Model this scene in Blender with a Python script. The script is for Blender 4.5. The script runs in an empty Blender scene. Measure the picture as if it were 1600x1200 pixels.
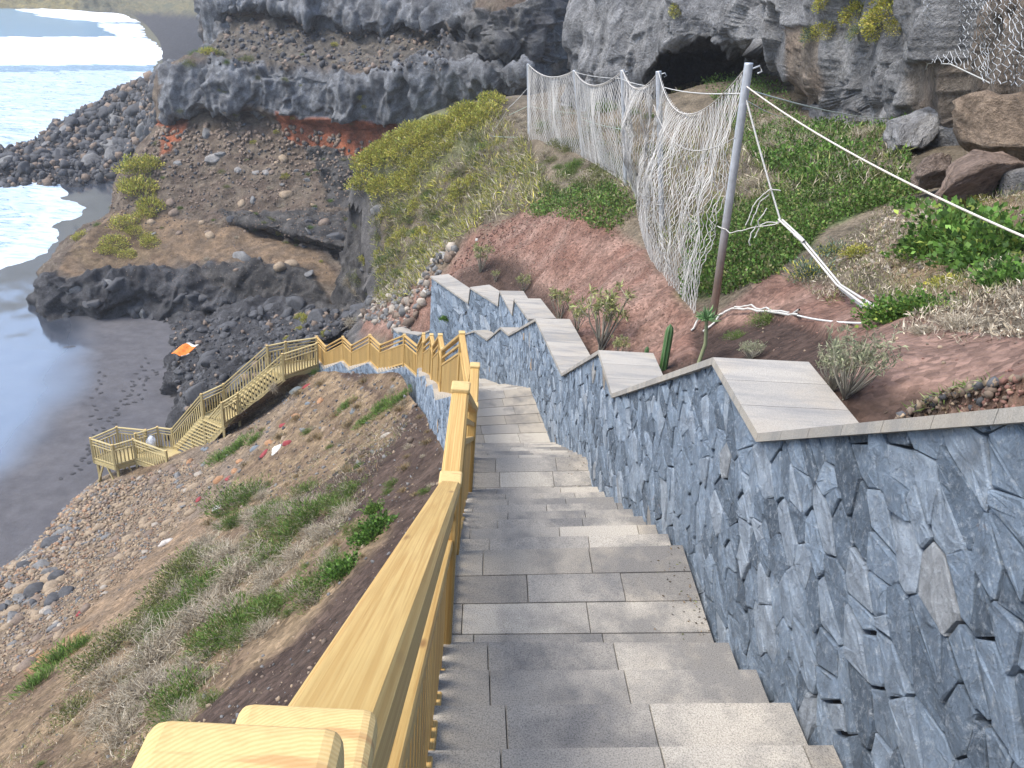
import bpy, bmesh, math, random
import numpy as np
from mathutils import Vector, Matrix
random.seed(7); rng = np.random.default_rng(11)
SC = bpy.context.scene; COL = SC.collection
rad = math.radians
# ------------------------------------------------------------------ camera
FPX, PITCH, ROLL = 1300.0, rad(26.3), rad(4.67)
_f = np.array([0, math.cos(PITCH), -math.sin(PITCH)]); _u0 = np.array([0, math.sin(PITCH), math.cos(PITCH)]); _r0 = np.array([1., 0, 0])
CR = math.cos(ROLL)*_r0 + math.sin(ROLL)*_u0; CU = -math.sin(ROLL)*_r0 + math.cos(ROLL)*_u0; CF = _f
cd = bpy.data.cameras.new('camera'); cam = bpy.data.objects.new('camera', cd); COL.objects.link(cam)
cd.sensor_width = 36; cd.lens = FPX/1600*36; cd.clip_start = 0.05; cd.clip_end = 5000
cam.matrix_world = Matrix(((CR[0], CU[0], -CF[0], 0), (CR[1], CU[1], -CF[1], 0), (CR[2], CU[2], -CF[2], 0), (0, 0, 0, 1)))
SC.camera = cam
def ray(x, y):
    d = CF*FPX + CR*(x-800) - CU*(y-600); return d/np.linalg.norm(d)
def pz(x, y, z):
    d = ray(x, y); return d*(z/d[2])
def ph(x, y, H):
    d = ray(x, y); return d*(H/math.hypot(d[0], d[1]))
def proj(P):
    P = np.asarray(P, float); z = P@CF; z = np.where(np.abs(z) < 1e-6, 1e-6, z)
    return np.stack([800+FPX*(P@CR)/z, 600-FPX*(P@CU)/z], -1), z
SEA = -25.32
# ------------------------------------------------------------------ noise
_pm = np.random.default_rng(3).permutation(256); _pm = np.concatenate([_pm, _pm, _pm])
_gr = np.random.default_rng(4).normal(size=(256, 3)); _gr /= np.linalg.norm(_gr, axis=1)[:, None]
def perlin(p):
    p = np.asarray(p, float); i = np.floor(p).astype(int); f = p-i; i &= 255
    w = f*f*f*(f*(f*6-15)+10); out = 0
    for dx in (0, 1):
        for dy in (0, 1):
            for dz in (0, 1):
                h = _pm[_pm[_pm[(i[..., 0]+dx) & 255]+((i[..., 1]+dy) & 255)]+((i[..., 2]+dz) & 255)]
                g = _gr[h]
                d = g[..., 0]*(f[..., 0]-dx)+g[..., 1]*(f[..., 1]-dy)+g[..., 2]*(f[..., 2]-dz)
                out = out + d*(w[..., 0] if dx else 1-w[..., 0])*(w[..., 1] if dy else 1-w[..., 1])*(w[..., 2] if dz else 1-w[..., 2])
    return out*1.5
def fbm(p, o=4, g=.5, l=2.03):
    p = np.asarray(p, float); a = 1; s = 0
    for k in range(o):
        s = s + a*perlin(p+17.3*k); p = p*l; a *= g
    return s
def ridged(p, o=4):
    p = np.asarray(p, float); a = 1; s = 0
    for k in range(o):
        s = s + a*(1-2*np.abs(perlin(p+9.1*k))); p = p*2.1; a *= .5
    return s*.6
# ------------------------------------------------------------------ scene objects
def tag(o, label=None, cat=None, group=None, kind=None):
    if label: o['label'] = label
    if cat: o['category'] = cat
    if group: o['group'] = group
    if kind: o['kind'] = kind
    return o
def link(o, parent=None):
    COL.objects.link(o)
    if parent:
        o.parent = parent
        if parent.type == 'EMPTY': o.matrix_parent_inverse = Matrix.Translation(-Vector(parent.location))
    return o
def thing(name, label, cat, loc=(0, 0, 0), group=None):
    o = bpy.data.objects.new(name, None); o.empty_display_size = .2; o.location = loc; link(o)
    return tag(o, label, cat, group)
def copy_tree(o, parent=None):
    c = o.copy(); COL.objects.link(c); c.parent = parent
    for ch in list(o.children): copy_tree(ch, c)
    return c
def fastmesh(name, V, F, mat, col=None, uv=None, smooth=False):
    V = np.asarray(V, np.float32); F = np.asarray(F, np.int32); k = F.shape[1]
    me = bpy.data.meshes.new(name)
    me.vertices.add(len(V)); me.vertices.foreach_set('co', V.ravel())
    me.loops.add(F.size); me.loops.foreach_set('vertex_index', F.ravel())
    me.polygons.add(len(F)); me.polygons.foreach_set('loop_start', np.arange(0, F.size, k, dtype=np.int32))
    try: me.polygons.foreach_set('loop_total', np.full(len(F), k, np.int32))
    except Exception: pass
    if smooth: me.polygons.foreach_set('use_smooth', np.ones(len(F), bool))
    me.update(calc_edges=True)
    if col is not None:
        a = me.color_attributes.new('Col', 'FLOAT_COLOR', 'POINT')
        c = np.ones((len(V), 4), np.float32); c[:, :3] = col[:, :3]
        if col.shape[1] > 3: c[:, 3] = col[:, 3]
        a.data.foreach_set('color', c.ravel())
    me.materials.append(mat); me.validate()
    return me
def fobj(name, V, F, mat, col=None, parent=None, smooth=False):
    return link(bpy.data.objects.new(name, fastmesh(name, V, F, mat, col, smooth=smooth)), parent)
class MB:
    def __init__(s): s.v = []; s.f = []; s.uv = []; s.mi = []
    def face(s, idx, uv, mi=0): s.f.append(idx); s.uv.append(uv); s.mi.append(mi)
    def mesh(s, name, mats, smooth=False):
        me = bpy.data.meshes.new(name); me.from_pydata([tuple(map(float, p)) for p in s.v], [], s.f)
        u = me.uv_layers.new(name='UVMap'); flat = [c for fc in s.uv for t in fc for c in t]
        u.data.foreach_set('uv', flat)
        for m in mats: me.materials.append(m)
        me.polygons.foreach_set('material_index', s.mi)
        if smooth: me.polygons.foreach_set('use_smooth', [True]*len(s.f))
        me.update(); return me
    def obj(s, name, mats, parent=None, smooth=False):
        return link(bpy.data.objects.new(name, s.mesh(name, mats, smooth)), parent)
def nrm(v): v = np.asarray(v, float); return v/np.linalg.norm(v)
def beam(mb, p0, p1, w, h, up=(0, 0, 1), ch=.006, mi=0, emi=None):
    """wooden/metal bar with chamfered edges from p0 to p1; w sideways, h along up; uv runs with the grain"""
    p0 = np.asarray(p0, float); p1 = np.asarray(p1, float); L = np.linalg.norm(p1-p0)
    if L < 1e-5: return
    a = (p1-p0)/L; sd = np.cross(a, up)
    if np.linalg.norm(sd) < 1e-4: sd = np.cross(a, (0, 1, 0))
    sd = nrm(sd); uu = np.cross(sd, a)
    x, y = w/2, h/2; c = min(ch, x*.45, y*.45)
    if ch <= 0: pr = [(-x, -y), (x, -y), (x, y), (-x, y)]
    else: pr = [(-x+c, -y), (x-c, -y), (x, -y+c), (x, y-c), (x-c, y), (-x+c, y), (-x, y-c), (-x, -y+c)]
    n = len(pr); b = len(mb.v); r1, r2 = random.random()*30, random.random()*30
    for P in (p0, p1):
        for q in pr: mb.v.append(P+sd*q[0]+uu*q[1])
    per = [0]
    for i in range(n):
        q, q2 = pr[i], pr[(i+1) % n]; per.append(per[-1]+math.hypot(q2[0]-q[0], q2[1]-q[1]))
    for i in range(n):
        j = (i+1) % n
        mb.face((b+i, b+j, b+n+j, b+n+i), ((r1, r2+per[i]), (r1, r2+per[i+1]), (r1+L, r2+per[i+1]), (r1+L, r2+per[i])), mi)
    e = mi if emi is None else emi
    mb.face(tuple(b+i for i in range(n))[::-1], [(q[0]+r1, q[1]+r2) for q in pr][::-1], e)
    mb.face(tuple(b+n+i for i in range(n)), [(q[0]+r1, q[1]+r2) for q in pr], e)
class Geo:
    """numpy pile of quads with a colour per vertex"""
    def __init__(s): s.V = []; s.F = []; s.C = []; s.n = 0
    def add(s, V, F, C):
        s.V.append(V); s.F.append(F+s.n); s.C.append(C if C.ndim == 2 else np.repeat(C[None], len(V), 0)); s.n += len(V)
    def mesh(s, name, mat, smooth=False):
        return fastmesh(name, np.concatenate(s.V), np.concatenate(s.F), mat, np.concatenate(s.C), smooth=smooth)
    def obj(s, name, mat, parent=None, smooth=False): return link(bpy.data.objects.new(name, s.mesh(name, mat, smooth)), parent)
def tube(g, P, r, col, k=4):
    P = np.asarray(P, float); n = len(P); r = np.broadcast_to(np.asarray(r, float), (n,))
    T = np.gradient(P, axis=0); T /= np.linalg.norm(T, axis=1)[:, None]+1e-9
    ref = np.array([0, 0, 1.]) if abs(T[:, 2]).mean() < .8 else np.array([1., .3, 0])
    A = np.cross(T, ref); A /= np.linalg.norm(A, axis=1)[:, None]+1e-9; B = np.cross(T, A)
    an = np.arange(k)*2*math.pi/k
    V = P[:, None]+r[:, None, None]*(A[:, None]*np.cos(an)[None, :, None]+B[:, None]*np.sin(an)[None, :, None])
    i = np.arange(n-1)[:, None]*k; j = np.arange(k)[None]
    F = np.stack([i+j, i+(j+1) % k, i+k+(j+1) % k, i+k+j], -1).reshape(-1, 4)
    g.add(V.reshape(-1, 3), F, np.asarray(col, float))
def tubes(g, P, r, col):
    """many 3-sided tubes at once: P (m,n,3), r scalar/(n,) , col (m,3) or (3,)"""
    m, n, _ = P.shape; T = np.gradient(P, axis=1); T /= np.linalg.norm(T, axis=2)[..., None]+1e-9
    ref = np.where(np.abs(T[..., 2:3]) < .85, np.array([0, 0, 1.]), np.array([1., .2, 0]))
    A = np.cross(T, ref); A /= np.linalg.norm(A, axis=2)[..., None]+1e-9; B = np.cross(T, A)
    an = np.arange(3)*2*math.pi/3; r = np.broadcast_to(np.asarray(r, float), (m, n))
    V = P[:, :, None]+r[..., None, None]*(A[:, :, None]*np.cos(an)[:, None]+B[:, :, None]*np.sin(an)[:, None])
    b = (np.arange(m)*n*3)[:, None, None]; i = (np.arange(n-1)*3)[None, :, None]; j = np.arange(3)[None, None]
    F = np.stack([b+i+j, b+i+(j+1) % 3, b+i+3+(j+1) % 3, b+i+3+j], -1).reshape(-1, 4)
    C = np.asarray(col, float); C = np.repeat(np.broadcast_to(C, (m, 3)), n*3, 0)
    g.add(V.reshape(-1, 3), F, C)
def leaves(g, P, D, size, col, width=.45, droop=.25):
    """a rhombic leaf at each P pointing along D"""
    m = len(P); D = D/(np.linalg.norm(D, axis=1)[:, None]+1e-9)
    S = np.cross(D, rng.normal(size=(m, 3))); S /= np.linalg.norm(S, axis=1)[:, None]+1e-9
    N = np.cross(S, D); s = np.broadcast_to(np.asarray(size, float), (m,))[:, None]*rng.uniform(.7, 1.3, (m, 1))
    a = P; b = P+D*s*.5+S*s*width/2+N*s*.06; c = P+D*s-N*s*droop; d = P+D*s*.5-S*s*width/2+N*s*.06
    V = np.stack([a, b, c, d], 1).reshape(-1, 3); F = np.arange(4*m).reshape(m, 4)
    g.add(V, F, np.repeat(col, 4, 0))
# ------------------------------------------------------------------ materials
def mat(name):
    m = bpy.data.materials.new(name); m.use_nodes = True; nt = m.node_tree
    return m, nt, nt.nodes['Principled BSDF']
class NT:
    def __init__(s, nt): s.nt = nt
    def n(s, t, **k):
        o = s.nt.nodes.new(t)
        for a, b in k.items():
            if a in o.inputs.keys(): o.inputs[a].default_value = b
            else: setattr(o, a, b)
        return o
    def l(s, a, b): s.nt.links.new(a, b)
    def mix(s, fac, a, b, mode='MIX'):
        o = s.nt.nodes.new('ShaderNodeMix'); o.data_type = 'RGBA'; o.blend_type = mode
        for k, v in ((0, fac), (6, a), (7, b)):
            if hasattr(v, 'is_output'): s.l(v, o.inputs[k])
            else: o.inputs[k].default_value = v if k == 0 else tuple(v)+(1,) if len(v) == 3 else v
        return o.outputs[2]
    def ramp(s, fac, stops):
        o = s.nt.nodes.new('ShaderNodeValToRGB'); e = o.color_ramp.elements
        while len(e) < len(stops): e.new(.5)
        for i, (p, c) in enumerate(stops):
            e[i].position = p; e[i].color = tuple(c)+(1,) if hasattr(c, '__len__') else (c, c, c, 1)
        s.l(fac, o.inputs[0]); return o.outputs[0]
    def noise(s, vec, scale, detail=5, rough=.55, dist=0):
        o = s.n('ShaderNodeTexNoise'); o.inputs['Scale'].default_value = scale; o.inputs['Detail'].default_value = detail
        o.inputs['Roughness'].default_value = rough; o.inputs['Distortion'].default_value = dist
        if vec is not None: s.l(vec, o.inputs['Vector'])
        return o.outputs[0]
    def vor(s, vec, scale, feature='F1'):
        o = s.n('ShaderNodeTexVoronoi'); o.feature = feature; o.inputs['Scale'].default_value = scale
        if vec is not None: s.l(vec, o.inputs['Vector'])
        return o
    def math(s, op, a, b=None):
        o = s.n('ShaderNodeMath'); o.operation = op
        for i, v in enumerate((a, b)):
            if v is None: continue
            if hasattr(v, 'is_output'): s.l(v, o.inputs[i])
            else: o.inputs[i].default_value = v
        return o.outputs[0]
    def scale(s, vec, sc):
        o = s.n('ShaderNodeMapping'); s.l(vec, o.inputs[0]); o.inputs['Scale'].default_value = sc; return o.outputs[0]
    def bump(s, h, st, dist, bsdf, prev=None):
        o = s.n('ShaderNodeBump'); o.inputs['Strength'].default_value = st; o.inputs['Distance'].default_value = dist
        s.l(h, o.inputs['Height'])
        if prev is not None: s.l(prev, o.inputs['Normal'])
        if bsdf is not None: s.l(o.outputs[0], bsdf.inputs['Normal'])
        return o.outputs[0]
def coords(t, kind='Object'): return t.n('ShaderNodeTexCoord').outputs[kind]
def terrain_mat(name, s1, s2, bump, bdist, contrast=.5, rough=.95, speck=None):
    m, nt, b = mat(name); t = NT(nt); co = coords(t)
    at = t.n('ShaderNodeAttribute'); at.attribute_name = 'Col'
    a = t.noise(co, s1, 8, .65); c = t.noise(co, s2, 6, .7)
    k = t.ramp(a, [(.28, 1-contrast), (.72, 1+contrast*.7)]); k2 = t.ramp(c, [(.3, 1-contrast*.8), (.7, 1+contrast*.6)])
    x = t.mix(1.0, at.outputs[0], k, 'MULTIPLY'); x = t.mix(1.0, x, k2, 'MULTIPLY')
    h = t.math('ADD', t.math('MULTIPLY', a, 1.5), c)
    if speck:
        v = t.vor(co, speck); x = t.mix(1.0, x, t.ramp(v.outputs['Color'], [(0, .6), (1, 1.45)]), 'MULTIPLY')
        h = t.math('SUBTRACT', h, t.math('MULTIPLY', v.outputs['Distance'], .9))
    nt.links.new(x, b.inputs['Base Color']); b.inputs['Roughness'].default_value = rough
    b.inputs['Specular IOR Level'].default_value = .15
    t.bump(h, bump, bdist, b); return m
def leaf_mat(name, rough=.6, trans=.25):
    m, nt, b = mat(name); t = NT(nt)
    at = t.n('ShaderNodeAttribute'); at.attribute_name = 'Col'
    g = t.n('ShaderNodeNewGeometry'); k = t.ramp(g.outputs['Random Per Island'], [(0, .6), (1, 1.4)])
    x = t.mix(1.0, at.outputs[0], k, 'MULTIPLY')
    nt.links.new(x, b.inputs['Base Color']); b.inputs['Roughness'].default_value = rough; b.inputs['Specular IOR Level'].default_value = .25
    if trans > 0:
        tr = t.n('ShaderNodeBsdfTranslucent'); nt.links.new(x, tr.inputs[0]); ms = t.n('ShaderNodeMixShader'); ms.inputs[0].default_value = trans
        nt.links.new(b.outputs[0], ms.inputs[1]); nt.links.new(tr.outputs[0], ms.inputs[2]); nt.links.new(ms.outputs[0], nt.nodes['Material Output'].inputs[0])
    return m
def plain_attr(name, rough=.8, metal=0, nscale=20, contrast=.25, bump=.2):
    m, nt, b = mat(name); t = NT(nt); co = coords(t); at = t.n('ShaderNodeAttribute'); at.attribute_name = 'Col'
    a = t.noise(co, nscale, 6, .65); x = t.mix(1.0, at.outputs[0], t.ramp(a, [(.3, 1-contrast), (.7, 1+contrast)]), 'MULTIPLY')
    nt.links.new(x, b.inputs['Base Color']); b.inputs['Roughness'].default_value = rough; b.inputs['Metallic'].default_value = metal
    if bump: t.bump(a, bump, .02, b)
    return m
def wood_mat(name, c1, c2, end=False):
    m, nt, b = mat(name); t = NT(nt); uv = t.n('ShaderNodeUVMap').outputs[0]
    g = t.n('ShaderNodeNewGeometry')
    if end:
        w = t.n('ShaderNodeTexWave'); w.wave_type = 'RINGS'; w.rings_direction = 'Z'; w.inputs['Scale'].default_value = 105; w.inputs['Distortion'].default_value = 3.0; w.inputs['Detail'].default_value = 2
        of = t.n('ShaderNodeMapping'); t.l(coords(t), of.inputs[0]); of.inputs['Location'].default_value = (.06, .05, 0); t.l(of.outputs[0], w.inputs[0])
        gr = w.outputs[1]; fine = t.noise(coords(t), 90, 4)
    else:
        s = t.scale(uv, (.9, 95, 1)); gr = t.noise(s, 1.5, 3, .5, .6); fine = t.noise(t.scale(uv, (6, 320, 1)), 1.5, 3)
    kn = t.noise(t.scale(uv, (1.5, 6, 1)), 1.0, 2)
    x = t.mix(t.ramp(gr, [(.2, 0), (.9, .5)] if end else [(.38, 0), (.62, 1)]), c1, c2)
    x = t.mix(t.ramp(fine, [(.45, 0), (.75, .35)]), x, [v*.62 for v in c2])
    x = t.mix(t.ramp(kn, [(.35, .3), (.62, 0)]), x, (c2[0]*1.0, c2[1]*1.05, c2[2]*1.0))
    x = t.mix(1.0, x, t.ramp(g.outputs['Random Per Island'], [(0, .85), (1, 1.12)]), 'MULTIPLY')
    if end: x = t.mix(t.ramp(t.noise(t.scale(coords(t), (60, 7, 7)), 1.0, 4, .6), [(.60, 0), (.68, .5)]), x, (.30, .13, .05))
    v = t.vor(t.scale(uv, (2.2, 9, 1)), 1.0); x = t.mix(t.ramp(v.outputs['Distance'], [(.05, .8), (.13, 0)]), x, (.2, .10, .035)); x = t.mix(t.ramp(t.noise(t.scale(uv, (.7, 3, 1)), 1.3, 4), [(.45, 0), (.75, .25)]), x, (.36, .31, .13))
    nt.links.new(x, b.inputs['Base Color']); b.inputs['Roughness'].default_value = .62; b.inputs['Specular IOR Level'].default_value = .3
    t.bump(gr, .12, .003, b); return m
WOOD = wood_mat('treated_pine', (.50, .34, .13), (.37, .215, .066)); WOODE = wood_mat('treated_pine_end_grain', (.56, .41, .19), (.44, .28, .10), True)
WCUR = WOOD; WOOD2 = wood_mat('weathered_pine', (.50, .42, .235), (.38, .295, .135))
def paving_mat():
    m, nt, b = mat('basalt_paving'); t = NT(nt); co = coords(t); g = t.n('ShaderNodeNewGeometry')
    base = t.ramp(g.outputs['Random Per Island'], [(0, (.205, .188, .165)), (.45, (.37, .33, .27)), (.8, (.305, .283, .25)), (1, (.46, .42, .355))])
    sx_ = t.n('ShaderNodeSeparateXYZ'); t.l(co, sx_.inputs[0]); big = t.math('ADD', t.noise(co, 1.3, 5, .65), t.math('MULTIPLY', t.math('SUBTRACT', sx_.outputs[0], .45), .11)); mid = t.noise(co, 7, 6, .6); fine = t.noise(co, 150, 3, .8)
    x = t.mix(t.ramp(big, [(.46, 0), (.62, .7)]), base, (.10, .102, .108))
    x = t.mix(t.ramp(mid, [(.55, 0), (.8, .3)]), x, (.3, .26, .2))
    x = t.mix(1.0, x, t.ramp(fine, [(.36, .5), (.5, 1.0), (.7, 1.28)]), 'MULTIPLY')
    nt.links.new(x, b.inputs['Base Color']); b.inputs['Roughness'].default_value = .8; b.inputs['Specular IOR Level'].default_value = .3
    t.bump(fine, .25, .004, b); return m
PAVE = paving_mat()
def wallstone_mat():
    m, nt, b = mat('split_basalt'); t = NT(nt); co = coords(t); g = t.n('ShaderNodeNewGeometry')
    base = t.ramp(g.outputs['Random Per Island'], [(0, (.068, .093, .125)), (.3, (.13, .172, .225)), (.7, (.188, .242, .31)), (.985, (.26, .305, .36)), (.992, (.24, .22, .19)), (1, (.30, .20, .11))])
    a = t.noise(co, 9, 8, .7, .6); c = t.noise(co, 38, 6, .75); d = t.noise(co, 2.6, 4, .6, 1.5)
    st_ = t.noise(t.scale(co, (3, 3, 1.2)), 4.5, 9, .75, 1.8); x = t.mix(t.ramp(c, [(.52, 0), (.70, .7)]), base, (.38, .415, .45)); x = t.mix(t.ramp(st_, [(.56, 0), (.72, .65)]), x, (.36, .40, .44))
    x = t.mix(1.0, x, t.ramp(a, [(.3, .62), (.7, 1.32)]), 'MULTIPLY')
    x = t.mix(t.ramp(d, [(.70, 0), (.80, .55)]), x, (.30, .17, .075))
    nt.links.new(x, b.inputs['Base Color']); b.inputs['Roughness'].default_value = .72; b.inputs['Specular IOR Level'].default_value = .35
    vv = t.vor(t.scale(co, (7, 7, 3.6)), 1.0); n0 = t.bump(vv.outputs['Color'], .55, .03, None); n1 = t.bump(a, .9, .05, None, n0); t.bump(c, .75, .016, b, n1); return m
WSTONE = wallstone_mat()
def mortar_mat():
    m, nt, b = mat('dark_mortar'); t = NT(nt); co = coords(t); a = t.noise(co, 30, 5)
    nt.links.new(t.ramp(a, [(.3, (.02, .022, .026)), (.7, (.05, .05, .052))]), b.inputs['Base Color']); b.inputs['Roughness'].default_value = .95; t.bump(a, .6, .02, b); return m
MORTAR = mortar_mat()
def coping_mat():
    m, nt, b = mat('coping_stone'); t = NT(nt); co = coords(t); g = t.n('ShaderNodeNewGeometry')
    a = t.noise(co, 3, 6, .6); f = t.noise(co, 170, 3, .8); st = t.noise(t.scale(co, (1, 6, 1)), 1.6, 5, .6)
    x = t.mix(1.0, t.ramp(g.outputs['Random Per Island'], [(0, (.25, .236, .212)), (1, (.36, .332, .288))]), t.ramp(f, [(.35, .72), (.65, 1.15)]), 'MULTIPLY')
    x = t.mix(t.ramp(a, [(.5, 0), (.75, .3)]), x, (.42, .33, .22)); x = t.mix(t.ramp(st, [(.46, 0), (.7, .65)]), x, (.15, .152, .155))
    nt.links.new(x, b.inputs['Base Color']); b.inputs['Roughness'].default_value = .75; t.bump(f, .15, .003, b); return m
COPE = coping_mat()
ROCKT = terrain_mat('lava_rock', 1.4, 9, .9, .25, .55); SOILT = terrain_mat('stony_soil', 1.2, 14, .7, .08, .42, speck=9)
BEDT = terrain_mat('hill_soil', 1.6, 18, .65, .06, .42, speck=16)
LEAF = leaf_mat('leaves'); DRY = leaf_mat('dry_twigs', .9, 0); STONE = plain_attr('loose_stone', .85, 0, 6, .35, .5)
GALV = plain_attr('galvanised_steel', .45, .55, 9, .18, 0); ROPE = plain_attr('pale_rope', .8, 0, 40, .2, 0)
def colr(*c): return np.array(c, float)
# ================================================================== STAIRS, WALLS, RAILINGS
ZL = [-3.3, -4.95, -6.6, -8.2, -9.75, -11.3, -12.9, -14.5, -16.1, -17.7]
RT = 1.15
Lp = [((-.25, 3.28), (-.29, 4.24)), ((-.36, 7.13), (-.41, 8.05)), ((-.6, 10.85), (-.9, 12.79)), ((-1.47, 15.62), (-1.61, 16.34)), ((-2.05, 19.26), (-2.19, 19.9)),
      ((-2.73, 22.88), (-2.83, 23.52)), ((-3.33, 26.13), (-3.93, 27.0)), ((-5.24, 29.53), (-5.8, 30.38)), ((-7.06, 32.75), (-7.61, 33.58)), ((-8.96, 35.89), (-9.65, 36.96))]
def xy(p): return (float(p[0]), float(p[1]))
ZT = [-1.99, -3.56, -5.24, -6.85, -8.45, -9.95, -12.05, -13.7]
Rw = [((1.33, 3.70), (1.27, 4.62)), ((1.04, 7.18), (.97, 8.2)), ((.79, 11.1), (.38, 13.2)), (xy(pz(800, 522, ZT[3])), xy(pz(787, 511, ZT[3]))),
      (xy(pz(765, 530, ZT[4])), xy(pz(745, 516, ZT[4]))), (xy(pz(711, 527, ZT[5])), xy(pz(684, 512, ZT[5]))), (xy(pz(655, 523, ZT[6])), xy(pz(625, 518, ZT[6]))), ((-4.5, 31.2), (-5.1, 32.1))]
Rs = [((1.28, 3.46), (1.21, 4.5)), ((1.06, 7.4), (.99, 8.3)), ((.79, 11.1), (.36, 13.3))]+[((a[0]-.03, a[1]), (b[0]-.03, b[1])) for a, b in Rw[3:]]+[((-6.0, 33.9), (-6.6, 34.8)), ((-7.9, 37.1), (-8.6, 38.1))]
stair = thing('stone_staircase', 'long grey basalt paved staircase descending between the stone wall and the wooden railing', 'staircase', (0.5, 0, -1.2))
def slab_row(mb, a0, a1, b0, b1, zt, th, nsl, seed, left_face=True):
    """row of paving slabs: quad a0-a1 (left near/far) b0-b1 (right near/far)"""
    r = random.Random(seed); cuts = [0]; w = 1.0/nsl
    off = r.uniform(.25, .9)*w; x = off
    while x < 1-.12*w: cuts.append(x); x += w*r.uniform(.85, 1.15)
    cuts.append(1); a0, a1, b0, b1 = map(lambda q: np.array([q[0], q[1]]), (a0, a1, b0, b1)); L = np.linalg.norm(b0-a0); g = .0018/L
    for i in range(len(cuts)-1):
        s, e = cuts[i]+g, cuts[i+1]-g
        dz = r.uniform(-.0015, .0015)
        q = [a0+(b0-a0)*s, a0+(b0-a0)*e, a1+(b1-a1)*e, a1+(b1-a1)*s]
        c = sum(q)/4; k = len(mb.v); ins = .004
        qi = [p+(c-p)/np.linalg.norm(c-p)*ins for p in q]
        for p in qi: mb.v.append((p[0], p[1], zt+dz))
        for p in q: mb.v.append((p[0], p[1], zt+dz-.004))
        for p in q: mb.v.append((p[0], p[1], zt-th))
        z4 = ((0, 0), (1, 0), (1, 1), (0, 1))
        mb.face((k, k+1, k+2, k+3), z4)
        for m in (0, 4):
            for j in range(4): mb.face((k+m+4+j, k+m+4+(j+1) % 4, k+m+(j+1) % 4, k+m+j), z4)
def lerp(a, b, t): return (a[0]+(b[0]-a[0])*t, a[1]+(b[1]-a[1])*t)
def wide(a, b, d=.14):   # push the left point outward under the railing
    v = np.array(a)-np.array(b); v = v/np.linalg.norm(v); return (a[0]+v[0]*d, a[1]+v[1]*d)
prevL = (.0, -1.2); prevR = (1.6, -1.0); prevZ = ZL[0]+.18*13; sd = 0
for i in range(10):
    Ln, Lf = wide(Lp[i][0], Rs[i][0]), wide(Lp[i][1], Rs[i][1]); Rn, Rf = Rs[i]
    if i == 0: n = 12; Ln = (-.37, 3.24); Rn = (1.27, 3.42)
    else: n = 8
    drop = (prevZ-ZL[i])/(n+1)
    for k in range(n):
        sd += 1; zt = prevZ-drop*(k+1); mb = MB(); ov = .02
        t0, t1 = k/n, (k+1)/n
        a0, a1 = lerp(prevL, Ln, t0-ov/n), lerp(prevL, Ln, t1); b0, b1 = lerp(prevR, Rn, t0-ov/n), lerp(prevR, Rn, t1)
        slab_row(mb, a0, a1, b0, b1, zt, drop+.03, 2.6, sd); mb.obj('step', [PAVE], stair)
    mb = MB(); rows = max(3, round(math.dist(Ln, Lf)/.27))
    for k in range(rows):
        sd += 1; t0, t1 = k/rows, (k+1)/rows-.006
        slab_row(mb, lerp(Ln, Lf, t0), lerp(Ln, Lf, t1), lerp(Rn, Rf, t0), lerp(Rn, Rf, t1), ZL[i], .2, 2.4, sd)
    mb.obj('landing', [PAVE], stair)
    prevL, prevR, prevZ = Lf, Rf, ZL[i]
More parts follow.
